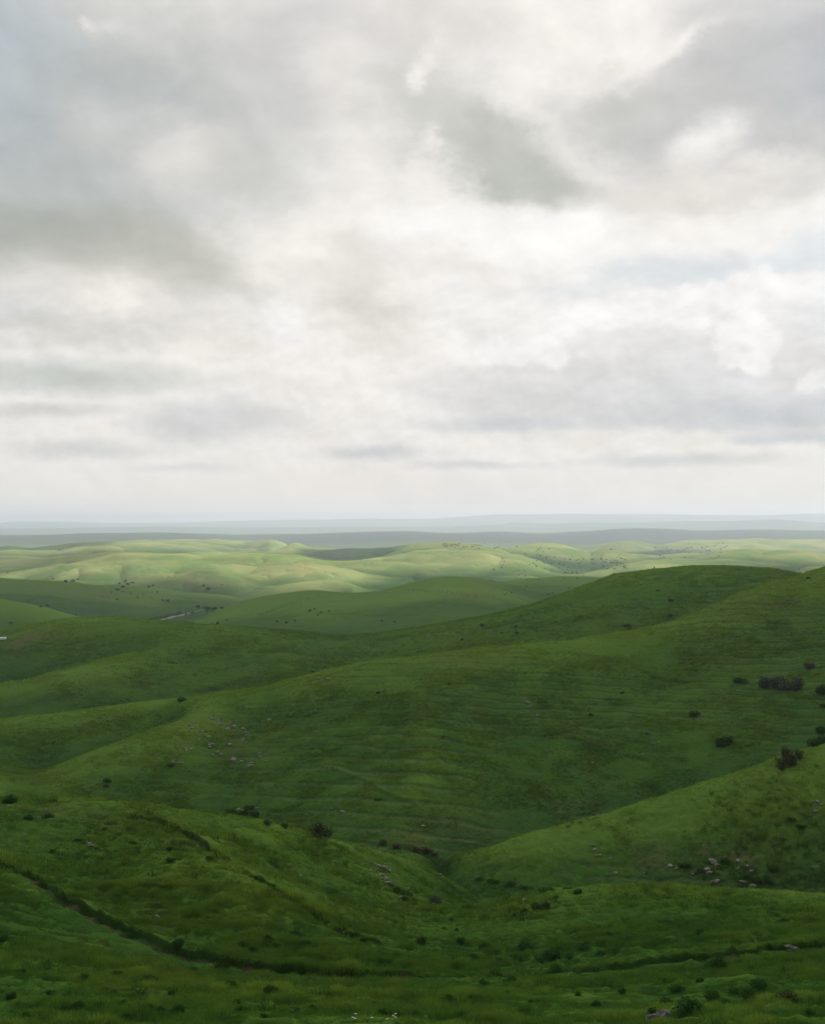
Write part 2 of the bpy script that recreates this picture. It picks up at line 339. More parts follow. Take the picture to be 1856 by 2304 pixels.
# ------------------------------------------------------------------ terrain
# Each line is a crest, foot, valley or bench of the land: photograph column, row, distance in metres.
CURVES = [
 # under and before the camera
 [(-700, 4350, 2), (928, 4350, 2), (2550, 4350, 2)],
 [(-700, 2830, 8), (928, 2830, 8), (2550, 2830, 8)],
 [(-700, 2500, 20), (928, 2500, 20), (2550, 2490, 20)],
 [(-700, 2340, 34), (0, 2312, 38), (500, 2313, 40), (928, 2316, 40), (1400, 2318, 39), (1856, 2300, 38), (2550, 2280, 34)],
 [(0, 2165, 55), (400, 2225, 54), (928, 2250, 54), (1500, 2240, 54), (1856, 2210, 55)],
 # the path round the bowl
 [(-700, 1820, 108), (-300, 1890, 100), (0, 1945, 92), (100, 2000, 86), (200, 2062, 80), (320, 2120, 75), (430, 2155, 72.5), (530, 2180, 70.5), (640, 2197, 69.5),
  (770, 2205, 69), (900, 2212, 69), (1050, 2212, 69), (1200, 2203, 70), (1400, 2185, 71), (1600, 2162, 72.5), (1856, 2135, 74), (2200, 2100, 77), (2550, 2080, 80)],
 # bowl draining back through the gap
 [(900, 2148, 81)], [(960, 2080, 102)], [(1000, 2018, 138)], [(1003, 1982, 165)], [(987, 1952, 185)],
 # bench of the left spur
 [(200, 1935, 100), (400, 1960, 94), (560, 2010, 88), (700, 2070, 86)],
 [(650, 1950, 112), (800, 2000, 112), (880, 2040, 108)],
 [(0, 1880, 106), (200, 1885, 108), (400, 1905, 106)],
 # left spur crest
 [(-700, 1800, 128), (-300, 1797, 125), (0, 1805, 122), (160, 1817, 120), (400, 1842, 119), (600, 1873, 122), (800, 1915, 135), (900, 1940, 147), (968, 1962, 160)],
 [(-300, 1850, 165), (0, 1862, 165), (400, 1895, 165), (650, 1915, 170)],
 # valley floor behind it
 [(-700, 1840, 245), (-300, 1860, 240), (0, 1872, 232), (400, 1892, 226), (750, 1896, 214), (950, 1926, 200)],
 # knoll at the right
 [(1130, 2026, 112), (1200, 2010, 113), (1280, 1997, 114), (1380, 1990, 115), (1500, 1990, 117), (1700, 2005, 115), (1856, 2025, 112), (2200, 2060, 106), (2550, 2090, 100)],
 [(1300, 2080, 92), (1500, 2060, 92), (1750, 2060, 92)],
 [(1300, 2050, 140), (1500, 2055, 140), (1856, 2100, 136), (2300, 2130, 132)],
 # foot of the right hill
 [(1040, 1974, 180), (1100, 1985, 174), (1250, 2005, 168), (1500, 2022, 165), (1856, 2052, 160), (2300, 2060, 160)],
 # right hill crest
 [(1010, 1948, 187), (1050, 1934, 186), (1150, 1902, 184), (1300, 1858, 186), (1500, 1803, 190), (1700, 1742, 192), (1856, 1690, 195), (2200, 1600, 205), (2550, 1560, 210)],
 # gully behind it
 [(1000, 1925, 208), (1150, 1908, 212), (1300, 1880, 220), (1500, 1832, 225), (1700, 1770, 230), (1856, 1728, 236), (2200, 1660, 245), (2550, 1630, 250)],
 # broad hill: face, spur, crest
 [(0, 1790, 245), (250, 1775, 252), (500, 1753, 259), (750, 1753, 249), (950, 1765, 237), (1150, 1745, 249), (1300, 1718, 257), (1500, 1675, 265), (1700, 1610, 274), (1856, 1566, 281), (2300, 1480, 292)],
 [(560, 1632, 305), (750, 1625, 290), (950, 1610, 282), (1150, 1590, 292), (1300, 1568, 301), (1500, 1530, 313), (1700, 1460, 327), (1856, 1415, 335), (2300, 1360, 345)],
 [(20, 1777, 250), (180, 1706, 272), (330, 1648, 288), (470, 1594, 312)],
 [(80, 1725, 290), (250, 1676, 303), (380, 1632, 318)],
 [(-700, 1640, 320), (-300, 1630, 325), (0, 1620, 330), (200, 1603, 335), (400, 1577, 340), (600, 1548, 340), (700, 1520, 338), (850, 1490, 335), (1000, 1475, 335), (1200, 1450, 345), (1400, 1425, 360),
  (1500, 1398, 370), (1600, 1362, 380), (1700, 1325, 390), (1772, 1305, 395), (1856, 1278, 400), (2200, 1235, 410), (2550, 1230, 410)],
 [(-700, 1665, 395), (0, 1655, 400), (400, 1615, 410), (700, 1552, 412), (1000, 1502, 412), (1200, 1482, 415), (1400, 1462, 420), (1600, 1402, 430), (1772, 1340, 442), (1856, 1312, 446), (2200, 1290, 455), (2550, 1280, 455)],
 # back hill: spur, hollow, crest
 [(0, 1552, 450), (130, 1512, 465), (250, 1482, 490), (350, 1458, 520)],
 [(40, 1545, 505), (180, 1497, 520), (300, 1468, 540)],
 [(640, 1528, 440), (700, 1492, 480), (750, 1458, 530)],
 [(850, 1472, 500), (1000, 1448, 490), (1100, 1435, 488), (1200, 1417, 490), (1300, 1392, 495), (1400, 1365, 500), (1500, 1335, 510), (1620, 1318, 520)],
 [(-700, 1460, 610), (-300, 1450, 600), (0, 1432, 600), (70, 1422, 595), (130, 1415, 590), (300, 1408, 585), (500, 1410, 590), (650, 1422, 600), (760, 1431, 610), (850, 1426, 610), (900, 1418, 605), (1000, 1402, 590),
  (1100, 1385, 585), (1200, 1363, 580), (1300, 1325, 580), (1400, 1291, 590), (1500, 1277, 600), (1582, 1272, 605), (1680, 1276, 610), (1762, 1284, 620), (1856, 1303, 630), (2200, 1340, 640), (2550, 1350, 640)],
 [(-700, 1480, 820), (0, 1470, 820), (500, 1455, 820), (800, 1462, 820), (1100, 1432, 820), (1300, 1402, 820), (1500, 1375, 850), (1856, 1375, 850), (2550, 1380, 850)],
 # dark hills round the road valley
 [(-700, 1270, 1120), (-300, 1300, 1150), (0, 1347, 1150), (60, 1358, 1150), (120, 1370, 1150), (200, 1392, 1200), (250, 1406, 1250)],
 [(-300, 1380, 1350), (0, 1378, 1370), (150, 1398, 1350), (300, 1404, 1330), (360, 1402, 1330), (420, 1388, 1420)],
 [(-700, 1290, 1600), (-300, 1295, 1600), (0, 1303, 1600), (120, 1310, 1600), (200, 1321, 1600), (260, 1331, 1600), (320, 1346, 1580), (380, 1365, 1550), (405, 1374, 1540)],
 [(430, 1377, 1500)],
 [(360, 1407, 1240), (450, 1383, 1280), (520, 1355, 1300), (600, 1335, 1300), (700, 1323, 1300), (760, 1325, 1320), (830, 1326, 1350), (880, 1317, 1330), (950, 1305, 1300), (1000, 1300, 1300), (1080, 1305, 1320), (1150, 1325, 1340), (1230, 1342, 1350)],
 [(560, 1393, 1080), (700, 1382, 1060), (850, 1380, 1080), (1000, 1362, 1060), (1100, 1355, 1070), (1200, 1363, 1110)],
 [(1070, 1308, 1500), (1130, 1298, 1600), (1200, 1293, 1650), (1320, 1290, 1700), (1450, 1300, 1750), (1856, 1320, 1750), (2550, 1320, 1750)],
 [(560, 1372, 1650), (700, 1355, 1700), (850, 1350, 1700), (1000, 1335, 1700), (1200, 1320, 1950), (1500, 1312, 2100)],
 # lit hills
 [(128, 1299, 2200), (180, 1282, 2300), (240, 1264, 2400), (262, 1253, 2450), (350, 1254, 2450), (432, 1257, 2450), (500, 1255, 2450), (600, 1248, 2450), (650, 1247, 2450), (690, 1253, 2400), (740, 1268, 2300), (790, 1287, 2200), (815, 1321, 2000)],
 [(470, 1290, 2100), (560, 1290, 2150), (620, 1278, 2200), (690, 1284, 2150), (760, 1303, 2050), (800, 1320, 1950)],
 [(300, 1320, 1850), (420, 1335, 1750), (520, 1330, 1800)],
 [(-700, 1262, 2500), (0, 1278, 2500), (60, 1284, 2400), (110, 1297, 2250)],
 [(-700, 1240, 3000), (0, 1253, 3000), (100, 1257, 3000), (160, 1254, 3000), (215, 1247, 3000), (250, 1250, 3000)],
 [(-700, 1230, 3600), (0, 1241, 3600), (100, 1239, 3600), (190, 1231, 3600), (260, 1230, 3600), (320, 1240, 3600), (420, 1246, 3600), (520, 1246, 3600)],
 [(100, 1237, 4400), (150, 1226, 4400), (200, 1221, 4500), (300, 1216, 4700), (420, 1210, 4800), (500, 1212, 4800), (570, 1222, 4600), (620, 1222, 4400), (665, 1230, 4000)],
 [(690, 1236, 3600), (800, 1234, 3550), (900, 1228, 3450), (950, 1225, 3400), (1000, 1222, 3400), (1040, 1221, 3400), (1090, 1228, 3400), (1130, 1226, 3450), (1200, 1219, 3600), (1250, 1223, 3600), (1300, 1235, 3450), (1370, 1241, 3300), (1400, 1252, 3200), (1437, 1267, 3000)],
 [(780, 1276, 2900), (830, 1262, 3000), (890, 1246, 3100)],
 [(900, 1244, 2950), (960, 1236, 2950), (1040, 1233, 2900), (1100, 1238, 2850), (1160, 1252, 2800), (1220, 1275, 2700), (1265, 1294, 2550)],
 [(1180, 1262, 2950), (1280, 1288, 2900), (1330, 1292, 2850)],
 [(815, 1322, 2050), (860, 1300, 2200), (900, 1282, 2300), (960, 1266, 2400), (1020, 1259, 2450), (1060, 1262, 2400), (1120, 1279, 2300), (1180, 1294, 2150)],
 [(1290, 1297, 2300), (1356, 1281, 2500), (1442, 1267, 2750), (1563, 1252, 2900), (1604, 1239, 3000), (1644, 1235, 3000), (1730, 1239, 3000), (1794, 1241, 3000), (1840, 1252, 2900), (1880, 1262, 2800), (2200, 1270, 2700), (2550, 1270, 2700)],
 [(1500, 1275, 2550), (1700, 1268, 2600), (1800, 1272, 2500)],
 [(1399, 1231, 4500), (1434, 1225, 4700), (1470, 1233, 4800), (1500, 1225, 5000), (1529, 1219, 5000), (1572, 1215, 5100), (1644, 1212, 5200), (1702, 1213, 5200), (1856, 1218, 5200), (2550, 1220, 5200)],
 [(1430, 1264, 3700), (1480, 1252, 3900)],
 # blue plains and ridges
 [(-700, 1214, 7000), (0, 1212, 7500), (86, 1211, 7500), (144, 1209, 7500), (230, 1208, 7500), (345, 1204, 7800), (426, 1202, 8000), (548, 1209, 8300), (634, 1205, 8500), (695, 1202, 8800), (738, 1199, 9000), (882, 1196, 9000), (940, 1196, 9000),
  (1009, 1201, 9000), (1119, 1197, 9000), (1217, 1202, 9000), (1332, 1196, 9000), (1413, 1189, 9000), (1506, 1190, 9000), (1557, 1194, 9000), (1673, 1192, 9000), (1856, 1196, 9000), (2550, 1198, 9000)],
 [(-700, 1205, 10500), (0, 1207, 10500), (400, 1204, 10500), (700, 1203, 10800), (1000, 1204, 10800), (1400, 1199, 11000), (1856, 1199, 11000), (2550, 1200, 11000)],
 [(-700, 1188, 16000), (0, 1190, 16000), (230, 1187, 16000), (345, 1184, 16000), (560, 1188, 16000), (800, 1185, 16000), (1000, 1185, 15500), (1100, 1182, 15500), (1159, 1175, 15500), (1230, 1178, 15500), (1312, 1176, 15500), (1448, 1176, 15500),
  (1494, 1174, 15500), (1615, 1173, 15500), (1722, 1170, 15500), (1759, 1170, 15500), (1800, 1173, 15500), (1856, 1176, 15500), (2550, 1178, 15500)],
 [(-700, 1190, 18500), (300, 1189, 18500), (928, 1188, 18500), (1500, 1184, 18500), (2550, 1184, 18500)],
 [(-700, 1178, 22000), (0, 1179, 22000), (37, 1175, 22000), (75, 1176, 22000), (130, 1176, 22000), (178, 1176, 22000), (219, 1180, 22000), (288, 1180, 22000), (417, 1180, 22000), (461, 1177, 22000), (548, 1174, 22000), (634, 1172, 22000), (740, 1172, 22000),
  (810, 1169, 22000), (882, 1170, 22000), (960, 1171, 22000), (1015, 1168, 22000), (1061, 1164, 22000), (1139, 1159, 22000), (1202, 1160, 22000), (1274, 1159, 22000), (1370, 1160, 22000), (1457, 1159, 22000), (1558, 1162, 22000), (1644, 1162, 22000),
  (1702, 1165, 22000), (1774, 1159, 22000), (1856, 1160, 22000), (2550, 1162, 22000)],
 [(-700, 1182, 30000), (928, 1180, 30000), (2550, 1180, 30000)],
 [(-700, 1178, 60000), (928, 1178, 60000), (2550, 1178, 60000)],
]
# hidden low ground behind the far crests: column range, distance, height
for x0, x1, d, z in ((-700, 1100, 1950, -118), (-700, 100, 3300, -112), (-700, 2550, 6200, -150), (600, 2550, 4100, -150), (-700, 2550, 13000, -155)):
    CURVES.append([(x, HY - z / d * F, d) for x in np.linspace(x0, x1, 9)])

def dm(d):
    '''far country is drawn out: the distances above 700 m grow steadily, to 1.2 times beyond 1.5 km'''
    d = np.asarray(d, float)
    return d * np.clip(d / 700.0, 1, 2.2) ** .25
_dt = np.exp(np.linspace(0, 11.5, 4000)); _dmt = dm(_dt)
def dmi(d):
    return np.interp(d, _dmt, _dt)
US, LS = 3.6, 1.15
pts = []
for c in CURVES:
    c = [(float(a), float(b), float(d)) for a, b, d in c]
    if len(c) == 1:
        pts.append(c[0]); continue
    xs = [p[0] for p in c]
    for i in range(len(c) - 1):
        (xa, ya, da), (xb, yb, db) = c[i], c[i + 1]
        n = max(1, int(math.hypot(xb - xa, yb - ya) / (45 if 0 <= xa <= 1856 else 120)))
        for k in range(n):
            t = k / n
            pts.append((xa + (xb - xa) * t, ya + (yb - ya) * t, da * (db / da) ** t))
    pts.append(c[-1])
P = np.array(pts)
pu, pl, pt = (P[:, 0] - CX) / F, np.log(P[:, 2]), (P[:, 1] - HY) / F
# merge near-duplicates
key = np.round(np.c_[pu * 200, pl * 60]).astype(int)
_, idx = np.unique(key, axis=0, return_index=True)
pu, pl, pt = pu[idx], pl[idx], pt[idx]
N = len(pu)
A = np.c_[pu * US, pl * LS]
def kern(r2):
    return 0.5 * r2 * np.log(r2 + 1e-12)
r2 = ((A[:, None, :] - A[None, :, :]) ** 2).sum(-1)
M = np.zeros((N + 3, N + 3))
# smoothing grows where a pixel of slack does no harm (near), stays tiny far away
lam = 1e-5
M[:N, :N] = kern(r2) + lam * np.eye(N)
M[:N, N] = 1; M[:N, N + 1:] = A
M[N, :N] = 1; M[N + 1:, :N] = A.T
# normalise by the typical drop at each distance so that far ridges count as much as near ones
sol = np.linalg.solve(M, np.r_[pt, np.zeros(3)])
cu = np.arange(-0.66, 0.6601, 0.01)
cl = np.arange(math.log(1.6), math.log(62000) + 0.02, 0.02)
GU, GL = np.meshgrid(cu, cl)
Q = np.c_[GU.ravel() * US, GL.ravel() * LS]
T = np.empty(len(Q))
for i in range(0, len(Q), 8000):
    q = Q[i:i + 8000]
    d2 = ((q[:, None, :] - A[None, :, :]) ** 2).sum(-1)
    T[i:i + 8000] = kern(d2) @ sol[:N] + sol[N] + q @ sol[N + 1:]
T = T.reshape(GU.shape)

def cr_matrix(xf, x0, h, n):
    """Catmull-Rom weights from n even samples (start x0, step h) to xf"""
    s = (xf - x0) / h
    i = np.clip(np.floor(s).astype(int), 1, n - 3)
    f = s - i
    W = np.zeros((len(xf), n))
    ar = np.arange(len(xf))
    W[ar, i - 1] = -.5 * f + f * f - .5 * f ** 3
    W[ar, i] = 1 - 2.5 * f * f + 1.5 * f ** 3
    W[ar, i + 1] = .5 * f + 2 * f * f - 1.5 * f ** 3
    W[ar, i + 2] = -.5 * f * f + .5 * f ** 3
    return W
fu = np.unique(np.r_[np.linspace(-0.645, -0.39, 45), np.linspace(-0.39, 0.39, 1000), np.linspace(0.39, 0.645, 45)])
fl = np.unique(np.r_[np.linspace(math.log(1.7), math.log(26), 70), np.linspace(math.log(26), math.log(700), 1250), np.linspace(math.log(700), math.log(60000), 760)])
WU = cr_matrix(fu, cu[0], 0.01, len(cu))
WL = cr_matrix(fl, cl[0], 0.02, len(cl))
TF = WL @ T @ WU.T
FU, FL = np.meshgrid(fu, fl)
D0 = np.exp(FL)      # the distances written in CURVES
D = dm(D0)
DL = dm(np.exp(fl))
X = FU * D
Y = D
Z0 = -TF * D

# --- value noise in world metres
def hash2(ix, iy, s):
    h = (ix.astype(np.int64) * 374761393 + iy.astype(np.int64) * 668265263 + s * 974634777) & 0xffffffff
    h = ((h ^ (h >> 13)) * 1274126177) & 0xffffffff
    h = h ^ (h >> 16)
    return (h & 0xffff) / 32767.5 - 1.0
def vnoise(x, y, lam, seed):
    x = x / lam + 1000.37 * (seed % 7 + 1); y = y / lam + 517.11 * (seed % 5 + 1)
    ix = np.floor(x); iy = np.floor(y)
    fx = x - ix; fy = y - iy
    fx = fx * fx * fx * (fx * (fx * 6 - 15) + 10); fy = fy * fy * fy * (fy * (fy * 6 - 15) + 10)
    a = hash2(ix, iy, seed); b = hash2(ix + 1, iy, seed); c = hash2(ix, iy + 1, seed); d = hash2(ix + 1, iy + 1, seed)
    return (a + (b - a) * fx) * (1 - fy) + (c + (d - c) * fx) * fy
def smooth(x, a, b):
    t = np.clip((x - a) / (b - a), 0, 1)
    return t * t * (3 - 2 * t)
cell = D * 0.0026
Z = Z0.copy()
for k, (lam_, amp) in enumerate(((2600, .007), (900, .016), (420, .024), (190, .026), (84, .024), (38, .026), (17, .024), (8, .020), (3.6, .022), (1.7, .035), (0.9, .05))):
    wt = smooth(D, lam_ * 2.6, lam_ * 6.0) * (1 - smooth(cell, lam_ * 0.3, lam_ * 0.6)) if lam_ > 5 else (1 - smooth(cell, lam_ * 0.25, lam_ * 0.6))
    wt = wt * smooth(D, 12, 30) * (1 - (.2 if lam_ > 600 else .8) * smooth(D, 9000, 14000))
    if lam_ in (420, 190, 84, 38): wt = wt * (1 + (.8 if lam_ > 400 else 2.0) * smooth(D0, 1300, 1700) * (1 - smooth(D0, 5000, 6000)))
    if lam_ > 30: wt = wt * (.6 + .4 * smooth(D0, 620, 900))
    cs, sn = math.cos(k * 1.1), math.sin(k * 1.1)
    n = vnoise(X * cs - Y * sn, X * sn + Y * cs, lam_, 11 + k)
    if lam_ > 10: n = 0.35 * n - 0.75 * ((1 - np.abs(vnoise(X * sn + Y * cs, Y * sn - X * cs, lam_ * 1.3, 31 + k))) ** 3 - .3)
    Z += wt * lam_ * amp * n

wt = smooth(D, 14, 30) * (1 - smooth(D, 150, 260))
Z += wt * .24 * (1 - 1.8 * np.abs(vnoise(X, Y, 1.5, 61))) + wt * .14 * (1 - 1.8 * np.abs(vnoise(X, Y, .8, 62))) * smooth(vnoise(X, Y, 9, 63), -.3, .4)

# --- ground point seen at a photograph pixel
RowZ = HY + TF * F           # photograph row of every grid point (smooth land)
Zv = Z
def grid_at(px):
    u = (px - CX) / F
    j = int(np.clip(np.searchsorted(fu, u), 1, len(fu) - 1))
    return u, j
def ground(px, py, dmin=20):
    u, j = grid_at(px)
    f = (u - fu[j - 1]) / (fu[j] - fu[j - 1])
    col = (Z[:, j - 1] * (1 - f) + Z[:, j] * f)
    row = HY - col / DL * F
    ok = np.nonzero((row <= py) & (DL > dmin))[0]
    if len(ok) == 0:
        i = len(fl) - 1; d = DL[i]; return Vector((u * d, d, col[i]))
    i = ok[0]
    g = (row[i - 1] - py) / max(1e-9, row[i - 1] - row[i])
    g = min(max(g, 0), 1)
    d = DL[i - 1] * (1 - g) + DL[i] * g
    return Vector((u * d, d, col[i - 1] * (1 - g) + col[i] * g))
def height(x, y):
    """land height at arrays of world x, y"""
    x = np.asarray(x, float); y = np.asarray(y, float)
    u = x / y; l = np.log(dmi(y))
    j = np.clip(np.searchsorted(fu, u), 1, len(fu) - 1); i = np.clip(np.searchsorted(fl, l), 1, len(fl) - 1)
    a = (u - fu[j - 1]) / (fu[j] - fu[j - 1]); b = (l - fl[i - 1]) / (fl[i] - fl[i - 1])
    return (Z[i - 1, j - 1] * (1 - a) + Z[i - 1, j] * a) * (1 - b) + (Z[i, j - 1] * (1 - a) + Z[i, j] * a) * b

# ------------------------------------------------------------------ paths, terraces and ground cover
def seg_dist(px_, py_, line):
    """distance to a polyline, signed + on its far side, and the run along it"""
    best = np.full(px_.shape, 1e9); sgn = np.ones(px_.shape); run = np.zeros(px_.shape); acc = 0.0
    for (ax, ay), (bx, by) in zip(line[:-1], line[1:]):
        vx, vy = bx - ax, by - ay; L = math.hypot(vx, vy)
        t = np.clip(((px_ - ax) * vx + (py_ - ay) * vy) / (L * L), 0, 1)
        qx, qy = px_ - ax - t * vx, py_ - ay - t * vy
        d = np.hypot(qx, qy); m = d < best
        best = np.where(m, d, best)
        sgn = np.where(m, np.sign(vx * qy - vy * qx), sgn)
        run = np.where(m, acc + t * L, run); acc += L
    return best * sgn, run
bare = np.zeros_like(Z); pale = np.zeros_like(Z); dark = np.zeros_like(Z); wood = np.zeros_like(Z); terr = np.zeros_like(Z)
def rows(d0, d1):
    return slice(np.searchsorted(fl, math.log(float(dmi(max(d0, 2))))), np.searchsorted(fl, math.log(float(dmi(d1)))))
def dense(line, k=6):
    out = []
    n = len(line)
    for i in range(n - 1):
        p0, p1, p2, p3 = line[max(i - 1, 0)], line[i], line[i + 1], line[min(i + 2, n - 1)]
        for j in range(k):
            t = j / k
            out.append(tuple(0.5 * (2 * b + (c - a) * t + (2 * a - 5 * b + 4 * c - d) * t * t + (3 * b - a - 3 * c + d) * t ** 3) for a, b, c, d in zip(p0, p1, p2, p3)))
    out.append(line[-1])
    return out
main_px = [c for c in CURVES if (900, 2212, 69) in c][0]
main_line = dense([((x - CX) / F * d, d) for x, y, d in main_px], 5)
def carve(line, r, width, bank, reach, soil, seed, verge=0.12, shade=.6):
    x, y = X[r], Y[r]
    s, run = seg_dist(x, y, line)
    s = s + 0.35 * width * vnoise(x, y, 5.0, seed)
    var = 0.85 + 0.4 * vnoise(x, y, 9.0, seed + 1) + .25 * vnoise(x, y, 3.0, seed + 5)
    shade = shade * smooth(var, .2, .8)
    a = np.abs(s)
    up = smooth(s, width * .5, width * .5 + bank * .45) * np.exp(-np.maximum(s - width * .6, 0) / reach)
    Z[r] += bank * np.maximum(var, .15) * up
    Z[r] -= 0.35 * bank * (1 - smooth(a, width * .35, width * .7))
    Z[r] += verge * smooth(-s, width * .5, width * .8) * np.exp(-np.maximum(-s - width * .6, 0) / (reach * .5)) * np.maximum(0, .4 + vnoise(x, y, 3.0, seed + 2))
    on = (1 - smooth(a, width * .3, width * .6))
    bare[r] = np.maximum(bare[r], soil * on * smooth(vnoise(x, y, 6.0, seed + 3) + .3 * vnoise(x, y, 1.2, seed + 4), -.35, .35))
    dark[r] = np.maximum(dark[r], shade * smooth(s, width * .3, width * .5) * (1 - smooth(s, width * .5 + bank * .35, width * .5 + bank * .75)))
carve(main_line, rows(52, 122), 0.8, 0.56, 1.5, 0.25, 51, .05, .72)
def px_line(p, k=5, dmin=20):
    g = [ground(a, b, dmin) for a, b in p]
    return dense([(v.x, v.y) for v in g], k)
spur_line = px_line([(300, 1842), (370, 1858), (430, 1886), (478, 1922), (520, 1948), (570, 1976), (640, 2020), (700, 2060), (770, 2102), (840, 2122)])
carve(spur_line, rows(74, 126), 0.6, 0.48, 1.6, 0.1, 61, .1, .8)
for pl_, wd, bk, rr in (
    ([(590, 1383), (625, 1370), (666, 1355), (709, 1342), (752, 1337)], 3.0, 3.5, (1000, 1400)),
    ([(560, 1396), (630, 1377), (690, 1352), (745, 1342)], 2.0, 2.0, (1000, 1400)),
    ([(905, 1328), (1000, 1332), (1080, 1345), (1150, 1353)], 3.0, 2.0, (900, 1400)),
    ([(735, 1730), (800, 1755), (870, 1790), (928, 1812)], .9, .6, (205, 280)),
    ([(1270, 1658), (1330, 1677), (1400, 1700), (1450, 1712)], 1.0, .9, (225, 300)),
    ([(920, 1648), (1000, 1662), (1090, 1680)], 1.0, .9, (225, 320)),
):
    ln_ = px_line(pl_)
    if ln_[0][0] > ln_[-1][0]: ln_ = ln_[::-1]
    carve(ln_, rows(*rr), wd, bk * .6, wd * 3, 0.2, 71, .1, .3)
# little drain in the gap
drain = px_line([(925, 1905), (985, 1930), (995, 1950), (985, 1962)])
r = rows(150, 225)
s, _ = seg_dist(X[r], Y[r], drain)
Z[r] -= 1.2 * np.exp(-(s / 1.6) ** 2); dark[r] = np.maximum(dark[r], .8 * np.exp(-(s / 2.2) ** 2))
# cattle terraces following the contours
def terraces(r, sp, A, mask, seed, plane=None, nz=1.0):
    x, y = X[r], Y[r]
    ph = ((Z0[r] if plane is None else plane) + nz * (2.0 * vnoise(x, y, 60, seed + 7) + 1.0 * vnoise(x, y, 26, seed) + .35 * vnoise(x, y, 7, seed + 1)) + .06 * vnoise(x, y, 2.5, seed + 4)) / sp
    s = ph - np.floor(ph)
    saw = np.where(s < .68, s / .68, (1 - s) / .32) - .5
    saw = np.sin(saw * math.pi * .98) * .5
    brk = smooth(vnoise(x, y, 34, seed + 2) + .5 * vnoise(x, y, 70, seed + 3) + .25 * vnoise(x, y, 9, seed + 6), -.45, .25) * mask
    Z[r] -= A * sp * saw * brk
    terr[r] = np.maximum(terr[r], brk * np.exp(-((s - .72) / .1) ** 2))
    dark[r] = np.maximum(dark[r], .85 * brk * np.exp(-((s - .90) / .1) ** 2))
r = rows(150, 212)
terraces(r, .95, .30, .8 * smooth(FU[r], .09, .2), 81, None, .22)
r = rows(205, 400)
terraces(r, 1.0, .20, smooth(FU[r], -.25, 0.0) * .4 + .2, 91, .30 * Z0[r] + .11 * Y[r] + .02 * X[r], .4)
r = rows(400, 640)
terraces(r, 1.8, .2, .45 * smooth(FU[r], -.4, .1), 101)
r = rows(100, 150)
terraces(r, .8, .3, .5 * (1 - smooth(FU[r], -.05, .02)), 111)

# crests lightened, hollows darkened: sunlit tops and shaded folds painted by curvature
def blur(a, n, axis):
    k = np.ones(2 * n + 1) / (2 * n + 1)
    pad = [(0, 0), (0, 0)]; pad[axis] = (n + 1, n)
    c = np.cumsum(np.pad(a, pad, mode='edge'), axis=axis)
    sl1 = [slice(None)] * 2; sl2 = [slice(None)] * 2
    sl1[axis] = slice(2 * n + 1, None); sl2[axis] = slice(0, -(2 * n + 1))
    return (c[tuple(sl1)] - c[tuple(sl2)]) / (2 * n + 1)
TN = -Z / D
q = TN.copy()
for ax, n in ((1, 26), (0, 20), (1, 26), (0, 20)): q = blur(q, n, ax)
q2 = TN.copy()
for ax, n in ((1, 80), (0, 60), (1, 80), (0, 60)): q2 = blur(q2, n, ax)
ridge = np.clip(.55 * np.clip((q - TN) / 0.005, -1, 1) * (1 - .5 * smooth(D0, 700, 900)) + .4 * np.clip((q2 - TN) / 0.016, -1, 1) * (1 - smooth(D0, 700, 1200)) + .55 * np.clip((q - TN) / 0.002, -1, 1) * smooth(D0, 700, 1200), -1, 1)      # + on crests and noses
# soil and stony scars: photograph column, row, radius in metres, strength
for px, py, rad, k in ((60, 1439, 14, 1.0), (110, 1441, 9, .6), (230, 1343, 60, .5), (255, 1338, 40, .5), (1130, 1325, 45, .75), (1090, 1340, 45, .6), (1170, 1335, 30, .7), (1040, 1322, 30, .4),
                       (1600, 1945, 3.5, 1), (1660, 1942, 3.5, .9), (1470, 1925, 4, .6), (1700, 1500, 6, .3), (890, 1930, 4, .3), (1010, 1245, 60, .6), (985, 1228, 140, .7), (1060, 1236, 120, .6),
                       (470, 1640, 10, .35), (520, 1680, 12, .35), (1750, 1330, 16, .5), (1660, 1350, 14, .35), (300, 1850, 6, .55), (340, 1870, 6, .5), (230, 1840, 5, .5), (120, 1825, 5, .45),
                       (330, 2000, 5, .25), (1060, 1880, 10, .3), (1300, 1822, 6, .6), (935, 1900, 7, .7), (180, 1700, 12, .3), (980, 1480, 10, .4), (1020, 1490, 12, .3), (120, 1540, 20, .3), (1720, 1360, 12, .4)):
    g = ground(px, py)
    r = rows(max(20, g.y - rad * 3), g.y + rad * 3)
    dd = np.hypot(X[r] - g.x, Y[r] - g.y)
    m = k * np.exp(-(dd / rad) ** 2) * smooth(vnoise(X[r], Y[r], rad * .5, 3) + .7 * vnoise(X[r], Y[r], rad * .15, 4) + .5, 0, .8)
    bare[r] = np.maximum(bare[r], m * .6)
# woods and scrub of the far country, pale fields between
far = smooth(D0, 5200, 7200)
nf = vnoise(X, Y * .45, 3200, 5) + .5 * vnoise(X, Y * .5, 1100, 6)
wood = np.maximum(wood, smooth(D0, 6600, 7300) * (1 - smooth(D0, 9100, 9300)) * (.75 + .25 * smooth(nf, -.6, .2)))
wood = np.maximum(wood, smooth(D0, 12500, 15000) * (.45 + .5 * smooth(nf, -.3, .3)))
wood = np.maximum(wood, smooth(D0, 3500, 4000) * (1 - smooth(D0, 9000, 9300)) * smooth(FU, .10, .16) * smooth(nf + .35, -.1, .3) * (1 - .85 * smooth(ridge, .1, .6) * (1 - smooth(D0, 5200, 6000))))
wood = np.maximum(wood, .75 * smooth(D0, 2950, 3050) * (1 - smooth(D0, 3450, 3560)) * smooth(FU, -.105, -.085) * (1 - smooth(FU, -.02, .0)))  # not woodland: a shaded hill, its shade painted in with the wood colour
